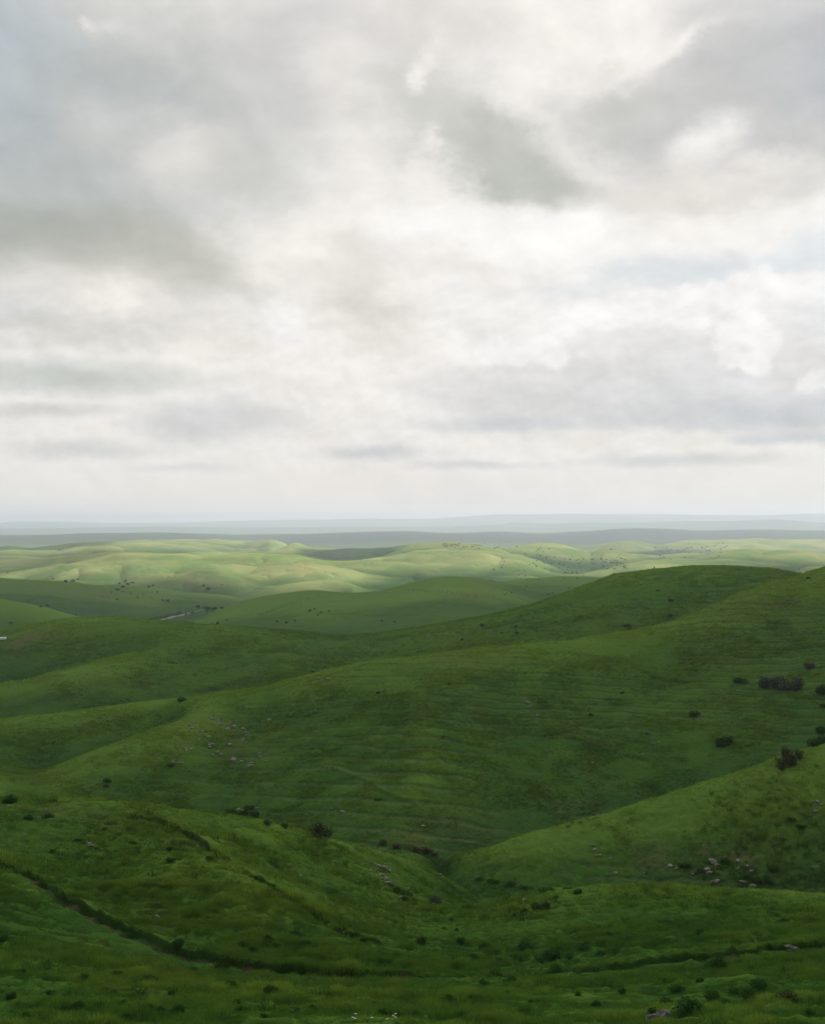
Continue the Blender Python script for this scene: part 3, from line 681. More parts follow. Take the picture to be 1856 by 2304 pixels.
wood = np.maximum(wood, .6 * smooth(D0, 3600, 3700) * (1 - smooth(D0, 4300, 4400)) * (1 - smooth(FU, -.27, -.24)))
pale = np.maximum(pale, smooth(D0, 9200, 9500) * (1 - smooth(D0, 11500, 13500)) * smooth(nf, -.2, .3) * .9)
pale = np.maximum(pale, smooth(D0, 1640, 2150) * (1 - far) * np.clip(.42 + .55 * ridge + .35 * vnoise(X, Y, 340, 8), 0, 1) * (1 - wood))  # lit hills paled in colour, crests most, like sunshine on them
# ------------------------------------------------------------------ materials
def grass_colour(t, pos, bare_s, pale_s, dark_s, wood_s, terr_s, ridge_s=None):
    """the sward: one colour field shared by the ground and the grass standing on it"""
    b0 = t.noise(pos, 0.0035, 4, .55)
    b1 = t.noise(pos, 0.018, 5, .6)
    b2 = t.noise(pos, 0.11, 5, .62, .3)
    b3 = t.noise(pos, 0.9, 4, .65)
    c = t.mix(t.maprange(b1, .36, .62), LUSH, MID)
    c = t.mix(t.math('MULTIPLY', t.maprange(b2, .44, .68), .5), c, OLIVE)
    c = t.mix(t.math('MULTIPLY', t.maprange(b2, .47, .27), .7), c, DEEP)
    c = t.mix(t.math('MULTIPLY', t.maprange(b0, .5, .68), .35), c, OLIVE)
    c = t.mix(t.math('MULTIPLY', t.maprange(t.noise(pos, .05, 4, .6, .5), .57, .75), .3), c, STRAW)
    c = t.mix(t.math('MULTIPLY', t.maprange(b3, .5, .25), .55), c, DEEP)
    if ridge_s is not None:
        c = t.mix(t.math('MULTIPLY', t.maprange(ridge_s, .05, .9), .6), c, CREST_LIT)
        c = t.mix(t.math('MULTIPLY', t.maprange(ridge_s, -.05, -.9), .7), c, HOLLOW_SHADE)
    if pale_s is not None: c = t.mix(pale_s, c, t.mix(t.maprange(t.noise(pos, .0065, 6, .62, .4), .36, .64), PALE, PALE2))
    if terr_s is not None: c = t.mix(t.math('MULTIPLY', terr_s, .8), c, TREAD)
    if dark_s is not None: c = t.mix(dark_s, c, SHADY)  # shade painted on banks, risers, drain and grass gaps; tall tussocks darker too
    if bare_s is not None: c = t.mix(bare_s, c, t.mix(t.maprange(b3, .35, .65), SOIL, SOIL2))
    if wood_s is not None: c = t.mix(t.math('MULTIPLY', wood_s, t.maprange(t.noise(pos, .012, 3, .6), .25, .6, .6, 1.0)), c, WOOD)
    return c
VEIL = 0.62
LUSH = (.046, .112, .020); MID = (.064, .130, .021); OLIVE = (.078, .138, .020); DEEP = (.025, .064, .013)
CREST_LIT = (.130, .222, .034); HOLLOW_SHADE = (.030, .084, .022)
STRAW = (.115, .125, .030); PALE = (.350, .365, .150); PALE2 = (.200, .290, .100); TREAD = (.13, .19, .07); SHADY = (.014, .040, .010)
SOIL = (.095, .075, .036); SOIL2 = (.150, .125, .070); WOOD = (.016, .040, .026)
def mat(name):
    m = bpy.data.materials.new(name); m.use_nodes = True
    t = NT(m.node_tree)
    bs = m.node_tree.nodes['Principled BSDF']
    bs.inputs['Roughness'].default_value = .9
    bs.inputs['Specular IOR Level'].default_value = .15
    return m, t, bs
def attr(t, name, kind='GEOMETRY', out='Fac'):
    n = t.n.new('ShaderNodeAttribute'); n.attribute_name = name; n.attribute_type = kind
    return n.outputs[out]
m_land, t, bs = mat('grassland')
geo = t.n.new('ShaderNodeNewGeometry')
pos = geo.outputs['Position']
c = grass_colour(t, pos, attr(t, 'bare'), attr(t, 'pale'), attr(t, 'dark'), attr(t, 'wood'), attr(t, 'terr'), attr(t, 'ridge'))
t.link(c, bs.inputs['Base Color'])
bs.inputs['Specular IOR Level'].default_value = .0
bmp = t.n.new('ShaderNodeBump'); bmp.inputs['Strength'].default_value = .8; bmp.inputs['Distance'].default_value = .35
t.link(t.math('ADD', t.noise(pos, .8, 4, .65), t.math('MULTIPLY', t.noise(pos, .13, 3, .6), 2.5)), bmp.inputs['Height'])
t.link(bmp.outputs[0], bs.inputs['Normal'])

# ------------------------------------------------------------------ land meshes, cut along the valleys
nr, nc = Z.shape
co = np.stack([X, Y, Z], -1)
du_ = np.gradient(co, axis=1); dv_ = np.gradient(co, axis=0)
nrm = np.cross(du_, dv_); nrm /= np.linalg.norm(nrm, axis=-1, keepdims=True)
def cut(pp):
    """distance of a dividing line for every column"""
    x = [(a - CX) / F for a, _ in pp]
    return np.interp(fu, x, [math.log(d) for _, d in pp])
cuts = [cut([(-700, 170), (400, 170), (700, 178), (900, 192), (985, 196), (1000, 172), (1100, 150), (1500, 142), (2550, 136)]),
        cut([(-700, 172), (400, 172), (700, 180), (900, 194), (985, 198), (1000, 212), (1150, 214), (1300, 221), (1500, 226), (1700, 231), (1856, 238), (2550, 252)]),
        cut([(-700, 395), (700, 412), (1400, 420), (1856, 446), (2550, 455)]),
        cut([(-700, 820), (1300, 820), (2550, 850)]),
        cut([(-700, 1750), (500, 1700), (1000, 1720), (1300, 1900), (2550, 1950)]),
        cut([(-700, 6200), (2550, 6200)])]
NAMES = ['near_hillside', 'gully_hill', 'broad_hill', 'back_hill', 'valley_hills', 'sunlit_hills', 'distant_hills']
LAB = np.zeros((nr - 1, nc - 1), int)
lc = .5 * (FL[:-1, :-1] + FL[1:, 1:])
for k in cuts: LAB += lc > (.5 * (k[:-1] + k[1:]))[None, :]
ii = np.arange(nr * nc).reshape(nr, nc)
quads = np.stack([ii[:-1, :-1], ii[:-1, 1:], ii[1:, 1:], ii[1:, :-1]], -1)
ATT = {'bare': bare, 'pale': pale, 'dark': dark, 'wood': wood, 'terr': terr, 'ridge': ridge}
def grid_mesh(name, q):
    used = np.unique(q)
    remap = np.zeros(nr * nc, np.int32); remap[used] = np.arange(len(used))
    me = bpy.data.meshes.new(name)
    v = co.reshape(-1, 3)[used].astype(np.float32)
    me.vertices.add(len(v)); me.vertices.foreach_set('co', v.ravel())
    f = remap[q].astype(np.int32)
    me.loops.add(f.size); me.loops.foreach_set('vertex_index', f.ravel())
    me.polygons.add(len(f)); me.polygons.foreach_set('loop_start', np.arange(0, f.size, 4, dtype=np.int32))
    me.update(calc_edges=True)
    me.polygons.foreach_set('use_smooth', np.ones(len(f), bool))
    for k, a in ATT.items():
        at = me.attributes.new(k, 'FLOAT', 'POINT')
        at.data.foreach_set('value', a.reshape(-1)[used].astype(np.float32))
    me.normals_split_custom_set_from_vertices(nrm.reshape(-1, 3)[used].tolist())
    me.materials.append(m_land)
    ob = bpy.data.objects.new(name, me)
    scene.collection.objects.link(ob)
    ob['kind'] = 'structure'
    return ob
for k, nm in enumerate(NAMES):
    qk = quads[LAB == k]
    if len(qk): grid_mesh(nm, qk)

# ------------------------------------------------------------------ air and an unseen cloud, put overhead to shade the near hills
m_haze = bpy.data.materials.new('haze_air'); m_haze.use_nodes = True
ht = NT(m_haze.node_tree)
for n in list(ht.n): ht.n.remove(n)
ho = ht.n.new('ShaderNodeOutputMaterial'); hv = ht.n.new('ShaderNodeVolumePrincipled')
hv.inputs['Density'].default_value = HAZE
hv.inputs['Density Attribute'].default_value = ''
hv.inputs['Color'].default_value = (.785, .842, 1.0, 1)
hv.inputs['Anisotropy'].default_value = 0.2
ht.link(hv.outputs[0], ho.inputs['Volume'])
try: m_haze.cycles.homogeneous_volume = True
except Exception: pass
def box_mesh(name, lo, hi, m):
    me = bpy.data.meshes.new(name)
    v = [(x, y, z) for x in (lo[0], hi[0]) for y in (lo[1], hi[1]) for z in (lo[2], hi[2])]
    me.from_pydata(v, [], [(0, 1, 3, 2), (4, 6, 7, 5), (0, 4, 5, 1), (2, 3, 7, 6), (0, 2, 6, 4), (1, 5, 7, 3)])
    me.materials.append(m)
    ob = bpy.data.objects.new(name, me); scene.collection.objects.link(ob)
    return ob
zlo = float(Z.min()) - 1.0; zhi = max(float(Z.max()), 2.0) + 12.0
hz = box_mesh('haze', (-90000, -400, zlo), (90000, 116000, zhi), m_haze)
hz['kind'] = 'stuff'
hz['label'] = 'pale blue haze lying over the far hills'
print('land z', zlo, zhi, 'points', N)

m_cloud, t, bs = mat('cloud')
for n in list(t.n): t.n.remove(n)
mo = t.n.new('ShaderNodeOutputMaterial'); d1 = t.n.new('ShaderNodeBsdfDiffuse'); d2 = t.n.new('ShaderNodeBsdfTranslucent'); mx = t.n.new('ShaderNodeMixShader')
d1.inputs[0].default_value = (.9, .9, .9, 1); d2.inputs[0].default_value = (.93, .93, .94, 1); mx.inputs[0].default_value = .62
t.link(d1.outputs[0], mx.inputs[1]); t.link(d2.outputs[0], mx.inputs[2])
tr = t.n.new('ShaderNodeBsdfTransparent'); mx2 = t.n.new('ShaderNodeMixShader'); mx2.inputs[0].default_value = VEIL
t.link(mx.outputs[0], mx2.inputs[1]); t.link(tr.outputs[0], mx2.inputs[2]); t.link(mx2.outputs[0], mo.inputs[0])
import bmesh
def overhead_cloud(spots, H):
    bm = bmesh.new()
    for gx, gy, rx, rz in spots:
        k = (H + 60) / sdir.z
        cx, cy = gx + sdir.x * k, gy + sdir.y * k
        r_ = bmesh.ops.create_icosphere(bm, subdivisions=3, radius=1)
        for v in r_['verts']:
            p = v.co.copy()
            n = math.sin(p.x * 5 + gx) * math.sin(p.y * 4.3 + gy) * math.sin(p.z * 5 + 1) * .12 + math.sin(p.x * 11 + gy) * math.sin(p.y * 12) * .05
            p *= 1 + n
            v.co = (cx + p.x * rx, cy + p.y * rx, H + rz * (max(p.z, -.35) + .35))
    me = bpy.data.meshes.new('cloud'); bm.to_mesh(me); bm.free()
    for p in me.polygons: p.use_smooth = True
    me.materials.append(m_cloud)
    ob = bpy.data.objects.new('cloud', me); scene.collection.objects.link(ob)
    ob['kind'] = 'structure'
    return ob
spots = []
for gy in range(-600, 1560, 300):
    for gx in range(-1500, 1501, 330):
        spots.append((gx + random.uniform(-60, 60), gy + random.uniform(-50, 50), random.uniform(270, 330), random.uniform(140, 260)))
for gx in range(-1300, -250, 260): spots.append((gx, 1640, 230, 90))
# patches of shade lying on the lit hills
spots += [(-900, 2700, 260, 90), (-1250, 2750, 380, 120), (-640, 2720, 150, 60), (-380, 1800, 330, 100), (-620, 1780, 260, 90), (-330, 2080, 130, 40), (820, 2480, 200, 60), (60, 2120, 90, 40), (480, 2850, 110, 40)]
spots = [(x * dm(y) / y if y > 700 else x, float(dm(y)) if y > 700 else y, r_ * (dm(y) / y if y > 700 else 1), h_) for x, y, r_, h_ in spots]
overhead_cloud(spots, 3400)

# ------------------------------------------------------------------ grass (stuff)
m_grass, t, bs = mat('grass_blades')
for n in list(t.n):
    if n.type != 'OUTPUT_MATERIAL': t.n.remove(n)
geo = t.n.new('ShaderNodeNewGeometry')
pos = geo.outputs['Position']
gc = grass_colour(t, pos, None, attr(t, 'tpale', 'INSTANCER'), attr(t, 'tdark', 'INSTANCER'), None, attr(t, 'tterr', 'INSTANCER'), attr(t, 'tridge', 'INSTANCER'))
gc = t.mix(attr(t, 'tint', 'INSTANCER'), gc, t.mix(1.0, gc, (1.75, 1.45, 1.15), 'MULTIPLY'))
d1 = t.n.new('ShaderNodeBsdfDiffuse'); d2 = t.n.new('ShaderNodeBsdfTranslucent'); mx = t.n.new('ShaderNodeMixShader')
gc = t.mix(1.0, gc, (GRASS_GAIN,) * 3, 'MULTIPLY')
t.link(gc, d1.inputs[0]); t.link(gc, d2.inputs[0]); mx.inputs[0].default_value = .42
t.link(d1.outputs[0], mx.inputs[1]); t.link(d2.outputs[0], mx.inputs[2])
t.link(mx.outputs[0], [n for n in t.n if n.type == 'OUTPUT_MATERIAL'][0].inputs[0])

tuft_col = bpy.data.collections.new('grass_tufts')
def tuft(name, n, rad, h, wd, lean, seed):
    rd = random.Random(seed)
    v, f = [], []
    for i in range(n):
        a = rd.uniform(0, 6.283); r_ = rad * math.sqrt(rd.random())
        x, y = r_ * math.cos(a), r_ * math.sin(a)
        hh = h * rd.uniform(.55, 1.1) * (1 - .35 * r_ / rad)
        b = a + rd.uniform(-.9, .9); ln = lean * rd.uniform(.2, 1) * hh
        lx, ly = math.cos(b) * ln, math.sin(b) * ln
        t_ = rd.uniform(0, 3.14); wx, wy = math.cos(t_) * wd * .5, math.sin(t_) * wd * .5
        k = len(v)
        v += [(x - wx, y - wy, -.06), (x + wx, y + wy, -.06), (x + lx * .35 - wx * .8, y + ly * .35 - wy * .8, hh * .6), (x + lx * .35 + wx * .8, y + ly * .35 + wy * .8, hh * .6), (x + lx, y + ly, hh)]
        f += [(k, k + 1, k + 3, k + 2), (k + 2, k + 3, k + 4)]
    me = bpy.data.meshes.new(name); me.from_pydata(v, [], f); me.materials.append(m_grass)
    ob = bpy.data.objects.new(name, me); tuft_col.objects.link(ob)
for i in range(4): tuft('tuft_%d' % i, 34, .26, .26, .020, .7, 100 + i)
for i in range(4): tuft('tuft_%d' % (i + 4), 22, .42, .24, .055, .8, 200 + i)
for i in range(4): tuft('tuft_%d' % (i + 8), 46, .24, .52, .022, 1.15, 300 + i)

def scatter(n, d0, d1, umax, seed):
    g = np.random.default_rng(seed)
    d = np.sqrt(g.uniform(d0 * d0, d1 * d1, n)); u = g.uniform(-umax, umax, n)
    return u * d, d, g
sets = []
for n, d0, d1, kinds, sc0 in ((42000, 27, 58, 0, .95), (58000, 58, 90, 0, 1.25), (60000, 90, 150, 4, .95), (150000, 150, 300, 4, 1.05), (80000, 300, 460, 4, 1.6), (26000, 460, 660, 4, 3.0), (3400, 30, 100, 8, .85), (7000, 100, 190, 8, 1.2)):
    x, y, g = scatter(n, d0, d1, .56 if d0 < 100 else .42 if d0 < 300 else .385, int(d0))
    u = x / y; l = np.log(dmi(y))
    j = np.clip(np.searchsorted(fu, u), 1, len(fu) - 1); i = np.clip(np.searchsorted(fl, l), 1, len(fl) - 1)
    z = height(x, y)
    cl1 = vnoise(x, y, 1.6 * max(1, d0 / 80), 201); cl2 = vnoise(x, y, 6 * max(1, d0 / 120), 202); cl3 = vnoise(x, y, 22, 203)
    cl0 = vnoise(x, y, .75 * max(1, d0 / 70), 208)
    lump = np.clip(.5 + .5 * cl1 + .35 * cl2 + .3 * cl0, 0, 1.4)
    keep = (bare[i, j] < .45) & (g.random(n) < .55 + .5 * lump)
    s = sc0 * (.42 + .78 * lump + .12 * cl3) * g.uniform(.75, 1.25, n)
    hs = s * (.75 + .45 * np.clip(cl2 + .5 * cl3, -.6, 1))
    hs = hs * (1 + .9 * terr[i, j]) * (1 - .5 * dark[i, j])
    if kinds == 8:
        keep &= (cl2 + .6 * cl3 + .4 * vnoise(x, y, 3.0, 209) > .12); s = sc0 * g.uniform(.6, 1.5, n); hs = s * g.uniform(.7, 1.1, n)
    if d0 < 120:
        sd, _ = seg_dist(x, y, main_line)
        hs = hs * (1 + .7 * np.exp(-((sd - 1.3) / .9) ** 2)); hs = hs * (1 - .6 * smooth(-sd, .1, .3) * (1 - smooth(-sd, 2.0, 3.5))); keep &= (np.abs(sd) > .26) & ((kinds != 8) | (np.abs(sd) > 4))
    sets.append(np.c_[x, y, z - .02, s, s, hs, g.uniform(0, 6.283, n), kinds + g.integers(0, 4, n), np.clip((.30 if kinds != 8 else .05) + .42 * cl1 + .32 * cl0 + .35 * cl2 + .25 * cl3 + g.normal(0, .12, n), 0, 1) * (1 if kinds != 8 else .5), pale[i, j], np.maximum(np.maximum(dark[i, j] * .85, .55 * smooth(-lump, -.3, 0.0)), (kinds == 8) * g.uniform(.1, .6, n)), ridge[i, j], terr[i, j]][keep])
G = np.concatenate(sets)
me = bpy.data.meshes.new('grass')
me.vertices.add(len(G)); me.vertices.foreach_set('co', G[:, :3].astype(np.float32).ravel())
def pattr(name, kind, data):
    a = me.attributes.new(name, kind, 'POINT')
    a.data.foreach_set('vector' if kind == 'FLOAT_VECTOR' else 'value', np.ascontiguousarray(data).ravel())
pattr('tscale', 'FLOAT_VECTOR', G[:, 3:6].astype(np.float32))
rot = np.zeros((len(G), 3), np.float32); rot[:, 2] = G[:, 6]; rot[:, :2] = rng.normal(0, .14, (len(G), 2))
pattr('trot', 'FLOAT_VECTOR', rot)
pattr('tkind', 'INT', G[:, 7].astype(np.int32))
pattr('tint', 'FLOAT', G[:, 8].astype(np.float32))
pattr('tpale', 'FLOAT', G[:, 9].astype(np.float32))
pattr('tdark', 'FLOAT', G[:, 10].astype(np.float32))
pattr('tridge', 'FLOAT', G[:, 11].astype(np.float32))
pattr('tterr', 'FLOAT', G[:, 12].astype(np.float32))
ng = bpy.data.node_groups.new('grass_scatter', 'GeometryNodeTree')
ng.interface.new_socket('Geometry', in_out='INPUT', socket_type='NodeSocketGeometry')
ng.interface.new_socket('Geometry', in_out='OUTPUT', socket_type='NodeSocketGeometry')
gi = ng.nodes.new('NodeGroupInput'); go = ng.nodes.new('NodeGroupOutput')
ip = ng.nodes.new('GeometryNodeInstanceOnPoints'); ci = ng.nodes.new('GeometryNodeCollectionInfo')
ci.inputs['Collection'].default_value = tuft_col
ci.inputs['Separate Children'].default_value = True; ci.inputs['Reset Children'].default_value = True
ip.inputs['Pick Instance'].default_value = True
def nattr(name, kind):
    n = ng.nodes.new('GeometryNodeInputNamedAttribute'); n.data_type = kind; n.inputs['Name'].default_value = name
    return n.outputs['Attribute']
ng.links.new(gi.outputs[0], ip.inputs['Points']); ng.links.new(ci.outputs[0], ip.inputs['Instance'])
ng.links.new(nattr('tkind', 'INT'), ip.inputs['Instance Index'])
ng.links.new(nattr('trot', 'FLOAT_VECTOR'), ip.inputs['Rotation'])
ng.links.new(nattr('tscale', 'FLOAT_VECTOR'), ip.inputs['Scale'])
ng.links.new(ip.outputs[0], go.inputs[0])
gob = bpy.data.objects.new('grass', me); scene.collection.objects.link(gob)
gob['kind'] = 'stuff'; gob['label'] = 'tufted green grass covering the near hills'
md = gob.modifiers.new('scatter', 'NODES'); md.node_group = ng
print('tufts', len(G))

# ------------------------------------------------------------------ single things
def tag(o, label, cat, group=None):
    o['label'] = label; o['category'] = cat
    if group: o['group'] = group
    return o
def empty(name):
    o = bpy.data.objects.new(name, None); scene.collection.objects.link(o); o.empty_display_size = .3
    return o
def mesh_obj(name, me, parent=None):
    o = bpy.data.objects.new(name, me); scene.collection.objects.link(o)
    if parent: o.parent = parent
    return o
def leafy(name, a, b, gain=1.0):
    m, t, bs = mat(name)
    for n in list(t.n):
        if n.type != 'OUTPUT_MATERIAL': t.n.remove(n)
    oi = t.n.new('ShaderNodeObjectInfo'); g = t.n.new('ShaderNodeNewGeometry')
    f = t.math('ADD', t.math('MULTIPLY', t.noise(g.outputs['Position'], 2.2, 3, .6), .8), t.math('MULTIPLY', oi.outputs['Random'], .35), clamp=True)
    c = t.mix(f, tuple(v * gain for v in a), tuple(v * gain for v in b))
    d1 = t.n.new('ShaderNodeBsdfDiffuse'); d2 = t.n.new('ShaderNodeBsdfTranslucent'); mx = t.n.new('ShaderNodeMixShader'); mx.inputs[0].default_value = .3
    t.link(c, d1.inputs[0]); t.link(c, d2.inputs[0]); t.link(d1.outputs[0], mx.inputs[1]); t.link(d2.outputs[0], mx.inputs[2])
    t.link(mx.outputs[0], [n for n in t.n if n.type == 'OUTPUT_MATERIAL'][0].inputs[0])
    return m
M_DARK = leafy('leaf_dark', (.017, .052, .012), (.040, .090, .020))
M_GREEN = leafy('leaf_green', (.028, .085, .020), (.055, .125, .030))
M_GREY = leafy('leaf_grey', (.045, .055, .050), (.085, .090, .085))
M_BROWN = leafy('leaf_brown', (.036, .036, .018), (.068, .060, .032))
M_TREE = leafy('leaf_tree', (.012, .030, .012), (.028, .055, .018))
M_HILL = leafy('leaf_hill', (.036, .056, .030), (.070, .088, .046))
m_stem, t, bs = mat('stem'); bs.inputs['Base Color'].default_value = (.09, .07, .05, 1)
m_rock, t, bs = mat('limestone')
g = t.n.new('ShaderNodeNewGeometry')
c = t.mix(t.maprange(t.noise(g.outputs['Position'], 5.0, 5, .65), .35, .65), (.185, .175, .135), (.44, .42, .34))
c = t.mix(t.maprange(t.noise(g.outputs['Position'], 1.6, 4, .6), .52, .68), c, (.12, .12, .10))
t.link(c, bs.inputs['Base Color'])
bp = t.n.new('ShaderNodeBump'); bp.inputs['Strength'].default_value = 1.0; bp.inputs['Distance'].default_value = .12
t.link(t.noise(g.outputs['Position'], 7.0, 6, .7), bp.inputs['Height']); t.link(bp.outputs[0], bs.inputs['Normal'])

m_boulder = m_rock.copy(); m_boulder.name = 'weathered_stone'
for n in m_boulder.node_tree.nodes:
    if n.type == 'MIX' and not n.inputs[6].is_linked:
        n.inputs[6].default_value = (.11, .105, .09, 1); n.inputs[7].default_value = (.30, .29, .25, 1)

def leaf_mesh(name, m, n, leaf, lobes, seed):
    """many small leaf faces spread through a heap of lobes (x, y, z, r)"""
    rd = np.random.default_rng(seed)
    L = np.array(lobes, float); w_ = L[:, 3] ** 2; w_ /= w_.sum()
    k = rd.choice(len(L), n, p=w_)
    d = rd.normal(size=(n, 3)); d /= np.linalg.norm(d, axis=1, keepdims=True)
    rr = L[k, 3] * np.cbrt(rd.uniform(.25, 1.15, n))
    p = L[k, :3] + d * rr[:, None] * np.array([1, 1, .85])
    p[:, 2] = np.abs(p[:, 2])
    a = np.cross(d + rd.normal(0, .6, (n, 3)), rd.normal(size=(n, 3))); a /= np.linalg.norm(a, axis=1, keepdims=True)
    b = np.cross(a, d + rd.normal(0, .5, (n, 3))); b /= np.linalg.norm(b, axis=1, keepdims=True)
    s = leaf * rd.uniform(.5, 1.3, n)[:, None]
    v = np.stack([p - a * s, p + b * s * .5, p + a * s, p - b * s * .5], 1).reshape(-1, 3)
    me = bpy.data.meshes.new(name)
    f = np.arange(n * 4).reshape(-1, 4)
    me.from_pydata(v.tolist(), [], f.tolist()); me.materials.append(m)
    return me
def stem_mesh(name, ends, r, seed):
    bm = bmesh.new(); rd = random.Random(seed)
    for x, y, z in ends:
        n = 5; prev = None
        for q, (cx, cy, cz, rr) in enumerate(((x * .1, y * .1, -.08, r), (x * .45 + rd.uniform(-.03, .03), y * .45, z * .5, r * .7), (x * .85, y * .85, z * .9, r * .3))):
            ring = [bm.verts.new((cx + rr * math.cos(6.283 * i / n), cy + rr * math.sin(6.283 * i / n), cz)) for i in range(n)]
            if prev:
                for i in range(n): bm.faces.new((prev[i], prev[(i + 1) % n], ring[(i + 1) % n], ring[i]))
            prev = ring
    me = bpy.data.meshes.new(name); bm.to_mesh(me); bm.free(); me.materials.append(m_stem)
    return me
def lobes_low(seed, k=7, h=.30):
    rd = random.Random(seed); out = [(0, 0, h * .5, .26)]
    for i in range(k):
        a = rd.uniform(0, 6.283); r_ = rd.uniform(.12, .34)
        out.append((r_ * math.cos(a), r_ * math.sin(a), h * rd.uniform(.2, .75), rd.uniform(.13, .22)))
    return out
def shrub_kind(m, seed, n, leaf, h=.30, k=7):
    lb = lobes_low(seed, k, h)
    return leaf_mesh('foliage', m, n, leaf, lb, seed), stem_mesh('stems', [(x, y, z) for x, y, z, r_ in lb], .014, seed)
KINDS = {}
for key, m, n, leaf, h in (('dark', M_DARK, 900, .035, .30), ('green', M_GREEN, 900, .040, .26), ('grey', M_GREY, 800, .036, .42), ('brown', M_BROWN, 800, .036, .42)):
    KINDS[key] = [shrub_kind(m, sd + hash_ * 10, n, leaf, h) for hash_, sd in ((len(key), 1), (len(key), 2), (len(key), 3))]
count = [0]
def shrub(kind, px, py, wpx, label, group=None, name='shrub', cat='shrub', tall=1.0, dmin=20):
    """a low bush: its foot at a photograph pixel, its width in photograph pixels"""
    p = ground(px, py, dmin)
    w_ = wpx / F * p.y * 1.2
    r_ = empty(name); f, st = KINDS[kind][count[0] % 3]; count[0] += 1
    mesh_obj('foliage', f, r_); mesh_obj('stems', st, r_)
    r_.location = (p.x, p.y, p.z - .04 * w_); r_.scale = (w_, w_, w_ * tall * random.uniform(1.0, 1.35)); r_.rotation_euler = (0, 0, random.uniform(0, 6.28))
    return tag(r_, label, cat, group)

# low bushes of the foreground
LEFT = [(187, 2207, 32), (264, 2195, 28), (48, 2192, 26), (11, 2118, 36), (25, 2248, 34), (4, 2236, 20), (115, 2240, 32), (132, 2260, 28), (150, 2278, 32), (174, 2270, 36), (222, 2270, 36), (275, 2267, 32), (128, 2208, 22), (110, 2186, 18),
        (339, 2207, 36), (438, 2187, 24), (235, 2230, 22), (259, 2237, 24), (323, 2243, 26), (385, 2239, 22), (331, 2274, 38), (398, 2280, 42), (361, 2275, 28), (283, 2296, 42), (104, 2283, 32),
        (517, 2222, 32), (606, 2236, 44), (544, 2280, 40), (509, 2272, 28), (529, 2262, 26), (667, 2278, 24), (702, 2277, 30), (499, 2183, 34), (480, 2215, 14), (696, 2211, 24), (722, 2238, 16), (640, 2248, 22), (60, 2290, 26), (420, 2250, 22), (590, 2290, 26)]
for x, y, wd in LEFT: shrub('dark', x, y, wd, 'dark green low bush in the grass below the curved path, left half', 'dark bushes below the path')
RIGHT = [(891, 2234, 28), (843, 2262, 22), (798, 2258, 20), (862, 2284, 28), (1142, 2237, 20), (1008, 2252, 32), (1059, 2245, 16), (1216, 2259, 26), (1195, 2262, 22), (1155, 2284, 14), (939, 2287, 28), (1035, 2292, 32),
         (1342, 2266, 32), (1574, 2208, 20), (1520, 2232, 42), (1467, 2279, 30), (1715, 2294, 30), (1846, 2240, 26), (970, 2230, 18), (1400, 2235, 24), (1440, 2210, 20), (1300, 2240, 18), (1820, 2285, 30)]
for x, y, wd in RIGHT: shrub('dark', x, y, wd, 'dark green low bush in the grass below the curved path, right half', 'dark bushes below the path')
for x, y, wd in [(1542, 2284, 74), (1558, 2270, 44), (1632, 2268, 40), (1704, 2227, 44), (1694, 2248, 54), (1670, 2272, 40), (1600, 2250, 40), (1650, 2240, 36), (1500, 2262, 36)]:
    shrub('green', x, y, wd, 'rounded green bush in the clump in the lower right corner', 'green bushes in the lower right clump', tall=1.1)
for x, y, wd in [(1315, 2136, 26), (1182, 2139, 52), (1163, 2160, 42), (1061, 2157, 28), (1029, 2163, 28), (1243, 2152, 52), (1248, 2183, 30), (1283, 2156, 22), (1110, 2150, 36), (1215, 2165, 30), (1088, 2135, 36), (1350, 2150, 30), (1387, 2147, 26), (1120, 2168, 30)]:
    shrub('green', x, y, wd, 'dull green bush in the belt across the basin above the path', 'bushes across the basin', tall=.9)
for x, y, wd in [(404, 2128, 36), (603, 2120, 32), (541, 2132, 28), (662, 2109, 38), (640, 2184, 34), (814, 2203, 32), (762, 2167, 30), (570, 2140, 22), (622, 2135, 26), (690, 2125, 22)]:
    shrub('dark', x, y, wd, 'dark bush on the grassy slope just above the curved path', 'dark bushes above the path')
for x, y, wd in [(1147, 2213, 38), (1088, 2218, 28), (1115, 2195, 28), (1616, 2182, 62), (1660, 2176, 30)]:
    shrub('dark', x, y, wd, 'dark bush growing on the bank of the curved path', 'bushes on the path bank')
for x, y, wd in [(1369, 2104, 18), (1763, 2075, 22), (1576, 2104, 30), (1493, 2099, 20), (1726, 2133, 22), (1691, 2146, 9), (1016, 2074, 16), (1000, 2091, 14), (1027, 2094, 14), (1560, 2002, 12)]:
    shrub('dark', x, y, wd, 'small dark tussock on the smooth right-hand knoll and basin', 'dark tussocks on the knoll')
shrub('dark', 947, 2124, 26, 'dark upright bush in the basin, left one of a pair', 'pair of bushes in the basin', tall=1.5)
shrub('dark', 1036, 2124, 26, 'dark upright bush in the basin, right one of a pair', 'pair of bushes in the basin', tall=1.5)
shrub('brown', 1776, 2256, 54, 'brown dry bush in the lower right corner of the grass', tall=1.0)
shrub('grey', 982, 2032, 38, 'grey-green bush on the side of the gap below the left spur', tall=.9)
for x, y, wd in [(1205, 2050, 36), (1180, 2056, 24), (1226, 2042, 26), (1160, 2062, 20), (1300, 2012, 24), (1250, 2022, 18)]:
    shrub('dark', x, y, wd, 'dark bush on the left shoulder of the right-hand knoll', 'bushes on the knoll shoulder')
for x, y, wd in [(64, 1843, 30), (112, 1840, 34)]:
    shrub('dark', x, y, wd, 'dark low bush near the left end of the spur crest', 'bushes on the spur top', tall=.8)
